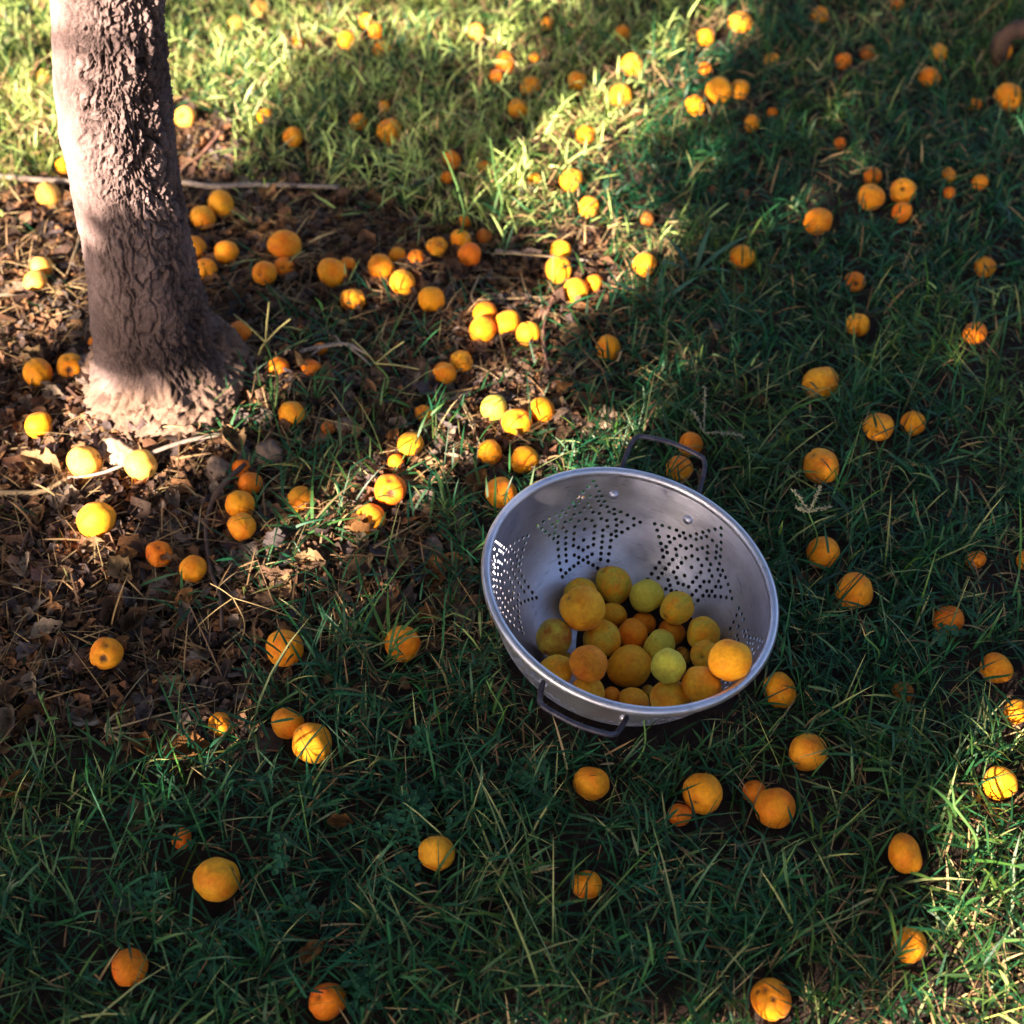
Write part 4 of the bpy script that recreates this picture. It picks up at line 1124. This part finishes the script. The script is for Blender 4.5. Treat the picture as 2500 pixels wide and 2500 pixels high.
def mat_dryleaf():
    t = NT('dry_leaf_single'); a = t.n('ShaderNodeAttribute', attribute_name='col').outputs['Color']
    oi = t.n('ShaderNodeObjectInfo').outputs['Color']; c = ocoord(t)
    b = t.mix(1., t.mix(1., a, (2, 2, 2), 'MULTIPLY'), oi, 'MULTIPLY')
    b = t.mix(1., b, t.ramp(t.noise(c, 9, 5, .7), [(.3, (.6, .56, .52)), (.65, (1.15, 1.12, 1.1))]), 'MULTIPLY')
    p = t.bsdf(b, .75, .2, normal=t.bump(t.noise(c, 28, 3), .4, .02))
    tr = t.n('ShaderNodeBsdfTranslucent'); t.l(b, tr.inputs[0])
    m = t.n('ShaderNodeMixShader'); m.inputs[0].default_value = .12
    t.l(p.outputs[0], m.inputs[1]); t.l(tr.outputs[0], m.inputs[2]); return t.fin(m)
M_DL = mat_dryleaf()
LM = [leaf_mesh(k, 1, w, c, rb) for k, (w, c, rb) in enumerate(((.62, .5, .03), (.7, .25, .06), (.5, 1.0, .04), (.66, .8, .09), (.75, -.5, .05), (.55, 1.6, .06), (.35, .9, .02)))]
for m_ in LM: m_.materials.append(M_DL)
def put_leaf(x, y, size, mesh, col, rz=None, tilt=.35, up=.007):
    o = obj('dry_leaf', LM[mesh], None); p = onground(x, y, up); o.location = p
    o.scale = (size,)*3; o.rotation_euler = (random.uniform(-tilt, tilt), random.uniform(-tilt, tilt), random.uniform(0, 6.28) if rz is None else rz)
    o.color = (*col, 1); return o
TAN, BRN, GRY, PUR, ORG, PALE = (.34, .22, .12), (.18, .105, .07), (.22, .17, .15), (.17, .14, .155), (.34, .16, .06), (.42, .32, .25)
LEAVES = [(80, 884, .052, 2, TAN, -.35, 'tan boat shaped dry leaf on dark litter before the trunk'),
 (520, 1101, .042, 3, BRN, .6, 'ribbed brown dry leaf standing in the litter below the arching grass tuft'),
 (460, 1056, .045, 1, GRY, 1.1, 'broad grey dry leaf beside the dark twig'),
 (556, 1052, .042, 1, GRY, .9, 'veined grey brown dry leaf beside the ribbed one'),
 (300, 1090, .034, 4, BRN, .4, 'dull brown dry leaf under the rotten apricot'),
 (165, 1228, .056, 4, BRN, 1.3, 'large dark brown dry leaf behind the notched apricot'),
 (277, 1548, .046, 3, BRN, .9, 'ribbed crumpled dry leaf cluster in grass below the litter'),
 (350, 1428, .045, 5, ORG, .5, 'crumpled orange brown dry leaf in the sun at the litter edge'),
 (275, 1417, .033, 5, ORG, 2.2, 'curled rusty dry leaf beside the crumpled sunlit one'),
 (792, 707, .045, 1, BRN, 1.5, 'flat dark brown dry leaf behind the bruised apricot'),
 (852, 746, .052, 1, GRY, .1, 'wide grey brown dry leaf under the pair with the bruised apricot'),
 (850, 808, .040, 2, PUR, -.4, 'purple grey dry leaf with white veins on the dark soil'),
 (800, 890, .048, 0, TAN, .2, 'big tan dry leaf above the overripe apricot'),
 (682, 1006, .034, 5, ORG, .3, 'orange brown dry leaf with holes below the gnawed apricot'),
 (680, 1082, .048, 0, TAN, 1.0, 'pinkish brown dry leaf beside tall blades between twig and colander'),
 (866, 866, .040, 6, PALE, -.4, 'narrow pale dry leaf left of the shadow striped apricot'),
 (1060, 1801, .036, 6, TAN, -.5, 'narrow curled pale dry leaf in the dark foreground grass'),
 (143, 948, .034, 3, PALE, .3, 'whitish torn dry leaf above the large sunlit apricot'),
 (437, 838, .045, 2, TAN, -1.0, 'long tan dry leaf under grass blades by the trunk foot'),
 (38, 556, .055, 0, PALE, .5, 'pale bleached dry leaf below the two touching apricots at the frame edge'),
 (28, 1494, .036, 5, ORG, .9, 'orange curled dry leaf in grass at the frame edge'),
 (961, 564, .030, 1, PUR, .2, 'small purple dry leaf between twigs on the dark soil'),
 (998, 676, .038, 4, PALE, .9, 'pale brown dry leaf beside the reddish root twig'),
 (233, 1708, .030, 1, PUR, -.5, 'purplish dry leaf in dark grass left of the largest apricot'),
 (600, 1801, .026, 5, ORG, .8, 'scrap of orange dry leaf in the dark grass'),
 (640, 1555, .024, 5, ORG, .1, 'small orange dry leaf scrap right of the crumpled leaf cluster'),
 (820, 1220, .030, 0, BRN, .7, 'dark dry leaf beside the apricot with the bright grass tuft'),
 (1150, 790, .030, 3, PALE, .2, 'pale crumpled dry leaf at the grass beside the crumbly clods'),
 (1085, 640, .032, 5, TAN, .4, 'tan crumpled dry leaf right of the reddish root twig')]
for x, y, s, mi, c, rz, lab in LEAVES: tag(put_leaf(x, y, s, mi, c, rz), lab, 'leaf', 'dry leaves on the ground')
ZONES = [((0, 640, 170, 860), 14, 'small curled dry leaf in the dark litter left of the trunk foot', 'dry leaves left of the trunk'),
 ((0, 940, 380, 1380), 46, 'small curled dry leaf in the dark litter in front of the trunk', 'dry leaves in front of the trunk'),
 ((430, 1020, 890, 1180), 30, 'small crumpled dry leaf on dark soil between the dark twig and the colander', 'dry leaves between twig and colander'),
 ((560, 690, 1090, 920), 34, 'small crumpled dry leaf in the litter behind the colander', 'dry leaves behind the colander'),
 ((380, 400, 1100, 600), 20, 'small brown dry leaf on the bare soil beyond the trunk', 'dry leaves on the far bare soil')]
LANDMARKS = [(310, 780, 'the trunk foot'), (160, 875, 'the twig crossed apricot'), (180, 982, 'the large sunlit apricot'), (300, 1042, 'the rotten apricot'), (365, 1075, 'the apricot with the stem hole'),
 (453, 960, 'the two stacked apricots'), (400, 1000, 'the dark twig'), (200, 1232, 'the notched apricot'), (540, 1222, 'the big apricot on dark soil'), (220, 1365, 'the dry forked stem'), (410, 1350, 'the half eaten apricot'),
 (70, 705, 'the squarish apricot'), (70, 800, 'the lone small apricot'), (80, 884, 'the tan boat shaped leaf'), (735, 922, 'the overripe apricot'), (700, 970, 'the gnawed apricot'), (775, 840, 'the glossy apricot'), (930, 770, 'the greenish apricot'),
 (1020, 775, 'the upright sunlit apricot'), (925, 855, 'the bruised apricot behind the colander'), (945, 925, 'the apricot against the colander side'), (850, 690, 'the apricot pair beside the dark leaf'), (570, 940, 'the yellow apricot under arching blades'),
 (757, 1207, 'the apricot in the bright tuft'), (520, 1101, 'the ribbed leaf'), (680, 1082, 'the pinkish brown leaf'), (1034, 640, 'the reddish root twig'), (940, 610, 'the row of four apricots'), (760, 530, 'the bright scarred apricot on bare soil'), (812, 566, 'the lone apricot on dark soil'),
 (665, 568, 'the lumpy apricot'), (630, 512, 'the touching pair'), (537, 464, 'the large apricot beside grass stems'), (1070, 530, 'the pear shaped apricot'), (885, 480, 'the smooth deep orange apricot'), (430, 475, 'the apricot with its scar to the camera'), (600, 1050, 'the veined grey leaf'), (797, 778, 'the rotten topped apricot'), (60, 928, 'the pale flaky stick')]
SHAPE = ('flat', 'broad', 'curled', 'ribbed', 'humped', 'crumpled')
for (x0, y0, x1, y1), n, lab, gr in ZONES:
    for _ in range(n):
        q = random.randrange(8); c = (TAN, BRN, GRY, PUR, BRN, PALE, ORG, BRN)[q]; b = random.uniform(.5, .95)
        x, y, mi = random.uniform(x0, x1), random.uniform(y0, y1), random.randrange(6); sz = random.uniform(.019, .038)
        lx, ly, nm = min(LANDMARKS, key=lambda m: (m[0]-x)**2+((m[1]-y)*1.3)**2); dx, dy = x-lx, (y-ly)*1.3
        where = ('right of' if dx > 0 else 'left of') if abs(dx) > abs(dy) else ('in front of' if dy > 0 else 'behind')
        tag(put_leaf(x, y, sz, mi, tuple(q_*b for q_ in c), None, .5, .009), '%s %s %s dry leaf %s %s' % ('tiny' if sz < .025 else 'small' if sz < .032 else 'medium', SHAPE[mi], ('tan', 'brown', 'grey', 'purplish', 'brown', 'pale', 'rusty', 'brown')[q], where, nm), 'leaf', gr)

# ------------------------------------------------------------------ clods, twigs
def clod(x, y, size, mat, label, flat=.7, k=0, cat='clod', name='soil_clod', hgt=.4):
    bm = bmesh.new(); bmesh.ops.create_icosphere(bm, subdivisions=4, radius=1)
    for v in bm.verts:
        p = v.co; d = 1+.28*float(vn(p.x*1.3+k*5, p.y*1.3, p.z*1.3, 90))+.16*float(vn(p.x*3.5, p.y*3.5+k, p.z*3.5, 91))+.07*float(vn(p.x*9, p.y*9+k, p.z*9, 92))
        v.co = p*d; v.co.z *= flat
    me = bpy.data.meshes.new(name); bm.to_mesh(me); bm.free(); me.polygons.foreach_set('use_smooth', np.ones(len(me.polygons), bool))
    size *= .62
    o = obj(name, me, mat); o.location = onground(x, y, size*flat*hgt); o.scale = (size,)*3; o.rotation_euler = (0, 0, random.uniform(0, 6))
    return tag(o, label, cat)
clod(413, 888, .024, M_CLOD, 'grey lumpy clod beside the upper end of the dark twig', .9, 1)
clod(508, 858, .026, M_CLOD, 'dark squarish clod under grass right of the trunk foot', .8, 2)
clod(1062, 790, .020, M_CLOD, 'crumbly brown clod next to the upright sunlit apricot', .8, 3)
clod(1103, 806, .016, M_CLOD, 'smaller crumbly brown clod right of the upright sunlit apricot', .8, 4)
clod(1148, 800, .014, M_CLAY, 'pinkish clod in the sun at the grass edge behind the colander', .8, 5)
clod(649, 804, .019, M_CLOD, 'bluish grey stone beside the small dark apricot', .75, 6, 'stone', 'stone')
clod(617, 716, .017, M_CLOD, 'purplish stone below the reddish apricots', .7, 7, 'stone', 'stone')
clod(222, 850, .030, M_CLAY, 'pale clay clod against the trunk foot behind the pink twig', .6, 8)
clod(186, 1012, .010, M_CLAY, 'tiny pinkish clod under the large sunlit apricot', .8, 9)
clod(420, 1065, .009, M_CLOD, 'tiny grey clod beside the dark twig', .8, 10)
clod(305, 1112, .020, M_CLOD, 'brown clod touching the rotten apricot', .7, 11)
def twig(pts, r, mat, label, name='twig', cat='twig', up=.008, taper=.5, rough=.25, branches=()):
    P = [np.array(onground(p[0], p[1], p[2] if len(p) > 2 else up)) for p in pts]
    C = catmull(P, 6); root = None
    def make(nm, C, r0, par):
        C = np.array(C)+np.array([.0006*fbm(i*.5, 3., 1., 40) for i in range(len(C))])[:, None]
        V, F = tube(C, np.linspace(r0, r0*taper, len(C)), 8, rough, int(abs(pts[0][0]))); return obj(nm, pyd(nm, V, F), mat, par)
    o = make(name, C, r, None); tag(o, label, cat)
    for b in branches:
        Q = [np.array(onground(p[0], p[1], p[2] if len(p) > 2 else up)) for p in b]
        make('branch', catmull(Q, 5), r*.7, o)
    return o
twig([(-80, 328), (60, 337), (130, 343), (250, 346), (330, 344), (400, 352), (480, 349), (560, 351), (640, 353)], .0042, M_STICK, 'long white bare stick lying behind the trunk', 'stick', 'stick', .016, .7)
twig([(420, 818), (330, 838, .02), (255, 868, .022), (190, 893, .02), (128, 902)], .0026, M_STICK, 'thin pinkish twig crossing between two pale apricots before the trunk', up=.012)
twig([(-60, 928), (40, 931), (85, 926), (128, 903)], .0042, M_STRAWTWIG, 'pale flaky stick at the frame edge level with the trunk foot', 'stick', 'stick', .010)
twig([(462, 876, .016), (418, 918, .016), (397, 955), (388, 1008), (398, 1078), (416, 1128), (418, 1190)], .0031, M_TWIG, 'long dark crooked twig running down past two stacked apricots', up=.012)
twig([(935, 474), (985, 478), (1035, 484), (1110, 492)], .0028, M_STICK, 'straight grey twig at the far rim of the bare soil', up=.014)
twig([(1046, 560), (1028, 600), (1025, 645), (1034, 700)], .0034, M_REDTWIG, 'reddish root twig on bare soil right of the row of four apricots', up=.012)
twig([(905, 520), (896, 540), (889, 558), (896, 575)], .0016, M_STRAWTWIG, 'curled tan stem above the row of four apricots', up=.014)
twig([(900, 566), (960, 563), (1032, 560)], .0014, M_STRAWTWIG, 'thin straight straw lying above the row of four apricots', 'straw', 'straw', .012)
twig([(334, 333), (350, 312), (378, 294), (418, 247)], .0034, M_REDTWIG, 'reddish twig on the bare patch right behind the trunk', up=.014)
twig([(705, 1034), (745, 1010), (792, 984)], .0014, M_STRAWTWIG, 'fine brown straw pointing from the gnawed apricot', 'straw', 'straw', .014)
twig([(870, 760), (884, 788), (906, 840)], .0012, M_STRAWTWIG, 'fine straw beside the purple grey leaf', 'straw', 'straw', .016)
twig([(152, 442), (140, 480), (126, 518)], .0018, M_STRAWTWIG, 'thin tan straw right beside the trunk on its left', 'straw', 'straw', .016)
twig([(62, 990), (50, 1012), (38, 1043)], .0022, M_TWIG, 'short dark twig in the litter at the frame edge', up=.012)
twig([(565, 664, .02), (610, 653, .022), (655, 650, .022), (690, 668, .018)], .0028, M_STICK, 'whitish forked twig over the reddish apricots', up=.02, branches=[[(610, 653, .022), (585, 672, .016)], [(645, 652, .022), (632, 632, .026)], [(655, 650, .022), (700, 690, .015)]])
twig([(225, 1396), (200, 1378, .016), (215, 1350, .016), (250, 1337, .012)], .0018, M_STRAWTWIG, 'pale dry forked stem lying on the dark litter edge', 'dead_stalk', 'stalk', .012, branches=[[(200, 1378, .016), (300, 1350, .015), (411, 1320)], [(200, 1378, .016), (230, 1382), (267, 1383)]])
twig([(860, 700), (900, 690), (940, 715)], .0013, M_STRAWTWIG, 'bent straw on soil beside the pair with the bruised apricot', 'straw', 'straw', .012)
twig([(1880, 122, .0), (1886, 90, .035), (1905, 64, .055), (1940, 56, .06), (2000, 66, .05), (2060, 100, .0)], .0135, M_LOG, 'arched brown root rising from the far grass at the frame corner', 'root', 'root', .0, .9, .3)

# ------------------------------------------------------------------ grass stalks with seed heads, weeds, clover
def mat_plain(name, c, rough=.6):
    t = NT(name); v = t.noise(ocoord(t), 90, 3)
    return t.fin(t.bsdf(t.ramp(v, [(.3, tuple(q*.7 for q in c)), (.7, c)]), rough, .25))
M_STEM = mat_plain('green_stem', (.07, .15, .04)); M_SPIKE = mat_plain('straw_spike', (.25, .22, .09)); M_SEED = mat_plain('seed_spike', (.22, .21, .15)); M_DRYSTEM = mat_plain('dry_stem', (.24, .17, .08))
def stalk(base, head, hz, spikes, label, sm=M_STEM, pm=M_SPIKE, rs=.0009, rp=.0011, seeds=False, leaves_=0, bend=.01):
    B = onground(*base); Hd = gp(head[0], head[1], hz)
    root = empty('grass_stalk', B, label, 'grass stalk', 'tall grass stalks with seed heads')
    mid = (B+Hd)/2+np.array([bend, -bend*.5, .006])
    V, F = tube(catmull([B-B, mid-B, Hd-B], 7), np.linspace(rs*1.2, rs, 15), 6); obj('stem', pyd('stem', V, F), sm, root)
    for (x, y, z) in spikes:
        E_ = gp(x, y, z); m = (Hd+E_)/2+np.array([0, 0, .002])
        P = catmull([Hd-B, m-B, E_-B], 7); V, F = tube(P, np.linspace(rp, rp*.85, len(P)), 6, .2)
        mb = MB(); mb.add(V, F)
        if seeds:
            for q in P[2:]:
                for _ in range(3):
                    d = rng.normal(size=3); d /= np.linalg.norm(d); V, F = tube([q, q+d*.0018, q+d*.0034], [.0004, .0008, .0002], 5); mb.add(V, F)
        obj('spike', mb.mesh('spike'), pm, root)
    for k in range(leaves_):
        f = (k+1)/(leaves_+1); p = (B+(Hd-B)*f)[None]
        V, T, C = blades(p, np.array([random.uniform(0, 6.28)]), np.array([random.uniform(.03, .06)]), np.array([.5]), np.array([1.3]), np.array([.003]), np.array([[.05, .125, .035]]))
        obj('leaf', tri_mesh('leaf', V-B, T, C), M_GRASS, root)
    return root
stalk((516, 790), (501, 646), .075, [(441, 593, .085), (508, 569, .10), (549, 601, .09), (488, 669, .06)], 'grass stalk with four pale spikes standing beside the trunk foot', leaves_=3, rs=.0011, rp=.0014)
stalk((724, 745), (709, 686), .05, [(665, 640, .06), (763, 644, .06), (792, 697, .045)], 'grass stalk with three thin yellow spikes left of the bruised apricot', pm=M_SPIKE, leaves_=1)
stalk((1515, 1070), (1526, 967), .075, [(1497, 925, .085), (1548, 919, .088), (1565, 957, .08), (1504, 958, .078)], 'grass stalk with bushy grey seed head among apricots right of the colander', pm=M_SEED, seeds=True, rp=.0008)
stalk((1336, 870), (1328, 816), .06, [(1306, 775, .075), (1330, 730, .085), (1402, 823, .065)], 'grass stalk with three seeded spikes beside the far colander handle', pm=M_SEED, seeds=True, rp=.0007)
stalk((450, 1222), (440, 1128), .045, [(397, 1101, .05), (567, 1171, .03), (373, 1181, .03)], 'bent dry grass stalk with long spikes below the dark twig', sm=M_DRYSTEM, pm=M_DRYSTEM, rs=.0007, rp=.0006)
stalk((98, 1448), (78, 1321), .07, [(72, 1306, .074), (84, 1305, .076)], 'single green stalk with a bell shaped tip at the litter edge', leaves_=2, pm=M_STEM)
stalk((1082, 132), (1058, 37), .10, [(1030, -8, .12), (1062, -10, .12)], 'tall green stalk forking at the top edge in the bright far grass', leaves_=1, pm=M_STEM, rs=.0016)
stalk((1118, 108), (1118, 48), .08, [(1095, 7, .09), (1145, 22, .09), (1118, -10, .10)], 'tall stalk with three pale arms at the top edge beside the forking one', pm=M_SPIKE, rs=.0016, rp=.0018)
stalk((930, 450), (934, 330), .08, [(925, 260, .10), (960, 300, .09)], 'green stalk rising between the bare soil and the bright strip', leaves_=4, pm=M_STEM, rs=.0013)
stalk((860, 470), (862, 350), .08, [(836, 285, .10)], 'green stalk behind the taller apricot at the grass border', leaves_=4, pm=M_STEM, rs=.0012)
stalk((1546, 160), (1544, 134), .04, [(1521, 110, .05), (1560, 107, .05)], 'small yellowish V shaped grass head in the far dark grass', pm=M_SPIKE, rp=.0016)
stalk((846, 1000), (838, 955), .035, [(826, 940, .04), (850, 938, .04)], 'short green stalk in the sprawling grass left of the colander rim', leaves_=3, pm=M_STEM)
stalk((1170, 1470), (1215, 1352), .075, [(1208, 1330, .08), (1226, 1331, .08)], 'slim forked stalk standing before the near colander rim', pm=M_STEM, leaves_=1)
stalk((935, 1390), (925, 1300), .055, [(918, 1284, .06), (930, 1282, .06)], 'forked green stalk left of the near colander handle', pm=M_STEM, leaves_=1)
stalk((720, 1262), (745, 1210), .05, [(760, 1180, .06), (790, 1185, .055)], 'bright green stalk in front of the apricot left of the colander', leaves_=4, pm=M_STEM)
stalk((1640, 1262), (1632, 1200), .05, [(1622, 1175, .055), (1650, 1190, .055)], 'thin forked stalk in dark grass near the crossed blade apricot', pm=M_SPIKE, rp=.0007)
stalk((1830, 1640), (1800, 1520), .08, [(1795, 1480, .09), (1826, 1490, .085)], 'sunlit stalk in the bright grass strip near the frame edge', leaves_=5, pm=M_STEM, rs=.0013)

M_WEED = mat_leafy('weed_leaf', .25, (1.2, 1.2, .6), .5, .3)
def weed(x, y, n, L, wd, label, col, lean=(.6, 1.3)):
    B = onground(x, y); root = empty('weed_plant', B, label, 'weed')
    for k in range(n):
        a = k*6.283/n+random.uniform(-.3, .3)
        V, T, C = blades(B[None]+0, np.array([a]), np.array([L*random.uniform(.7, 1.1)]), np.array([lean[0]]), np.array([lean[1]]), np.array([wd]), np.array([col])*random.uniform(.8, 1.2), None, np.array([0.]), 6, (.45, .85, 1, 1, .8, .45))
        obj('leaf', tri_mesh('leaf', V-B, T, C), M_WEED, root)
weed(1308, 522, 5, .085, .007, 'bluish broad bladed weed in shade beside the sunlit corner', (.035, .10, .075))
weed(1235, 590, 4, .08, .007, 'bluish weed with long arching blades at the end of the bare soil', (.035, .10, .07))
weed(1850, 630, 3, .07, .006, 'broad bladed weed in front of the deep orange apricot in dark grass', (.03, .10, .06))
weed(590, 1010, 7, .07, .0035, 'arching tuft of bright blades beside the two stacked apricots', (.05, .13, .035), (.7, 1.7))
weed(735, 1230, 8, .07, .0035, 'sprawling tuft of bright blades left of the colander', (.055, .14, .035), (.4, 1.3))
weed(660, 1220, 7, .06, .003, 'tuft of green blades beside the big apricot on dark soil', (.045, .12, .035), (.3, 1.1))
weed(430, 830, 6, .06, .0033, 'grass tuft sprouting at the trunk foot', (.035, .11, .045), (.5, 1.4))
weed(560, 1020, 5, .06, .003, 'low grass tuft lying over the grey leaves', (.045, .125, .04), (.9, 1.7))
weed(845, 965, 7, .055, .003, 'sprawling grass tuft against the colander side', (.055, .13, .04), (.5, 1.5))
weed(250, 1112, 1, .08, .004, 'single long green blade leaning over dark litter', (.04, .12, .05), (.9, 1.25))
weed(335, 1090, 2, .035, .003, 'two short green blades beside the rotten apricot', (.035, .11, .045), (.3, .8))

for x, y, n_, L_, lab in ((622, 885, 7, .05, 'grass tuft between the yellow apricot and the overripe one'), (700, 1045, 6, .055, 'grass tuft below the gnawed apricot'), (595, 765, 7, .05, 'grass tuft right of the yellow apricot by the spiked stalk'),
                         (670, 705, 6, .05, 'grass tuft below the whitish forked twig'), (860, 1010, 6, .05, 'grass tuft at the colander side above its near handle'), (500, 1085, 5, .045, 'small grass tuft above the ribbed leaf'),
                         (345, 1135, 4, .04, 'small grass tuft in the litter left of the dark twig'), (570, 660, 6, .045, 'grass tuft at the tip of the whitish forked twig'), (800, 640, 5, .045, 'small grass tuft behind the bruised pair of apricots'),
                         (470, 905, 6, .05, 'grass tuft right of the dark twig end'), (905, 880, 5, .04, 'small grass tuft before the bruised apricot behind the colander'), (640, 1120, 6, .05, 'grass tuft right of the ribbed leaf')):
    weed(x, y, n_, L_, .0029, lab, (.032, .115, .040), (random.uniform(.3, .8), random.uniform(1.1, 1.6)))

def clover(x, y, n, label, spread=.02):
    B = onground(x, y); root = empty('clover_plant', B, label, 'clover', 'clover patches in the grass')
    for k in range(n):
        a = random.uniform(0, 6.28); d = spread*math.sqrt(random.random()); hh = random.uniform(.014, .028)
        top = np.array([d*math.cos(a), d*math.sin(a), hh])
        V, F = tube(catmull([(top[0]*.3, top[1]*.3, -.002), top*.7+np.array([0, 0, .003]), top], 3), .0006, 5); obj('stem', pyd('stem', V, F), M_STEM, root)
        m = MB(); rz = random.uniform(0, 6.28)
        for q in range(3):
            an = rz+q*2.094; ux = np.array([math.cos(an), math.sin(an), .12]); vx = np.array([-math.sin(an), math.cos(an), 0]); s = random.uniform(.0055, .0075)
            pts = [top, top+s*(.45*ux-.42*vx)+[0, 0, .001], top+s*(.95*ux-.45*vx), top+s*(1.12*ux-.2*vx), top+s*1.0*ux+[0, 0, -.0008], top+s*(1.12*ux+.2*vx), top+s*(.95*ux+.45*vx), top+s*(.45*ux+.42*vx)+[0, 0, .001]]
            c = np.array([.028, .12, .06])*random.uniform(.8, 1.2); m.add(pts, [(0, 1, 2, 3, 4), (0, 4, 5, 6, 7)], tuple(c))
        obj('leaf', m.mesh('leaf', False, True), M_WEED, root)
clover(800, 1556, 16, 'clover patch behind the notched apricot', .035)
clover(765, 1590, 8, 'small clover patch left of the notched apricot', .022)
clover(995, 1488, 11, 'clover patch between the near handle and the notched apricot', .018)
clover(787, 1420, 6, 'tiny clover sprig in grass below the litter', .014)
clover(762, 1652, 6, 'clover sprig in front and left of the notched apricot', .014)
clover(515, 1635, 6, 'clover sprig by the crumpled leaf cluster', .016)
clover(275, 1700, 6, 'dark clover sprig left of the largest apricot', .018)
clover(575, 1730, 6, 'clover sprig right of the largest apricot', .016)
clover(1790, 1230, 6, 'clover sprig under the dull apricot in dark grass', .018)
clover(395, 1830, 7, 'dark clover sprig near the bottom edge of the grass', .018)
clover(690, 1890, 7, 'clover sprig beside the apricot cut by the bottom edge', .018)
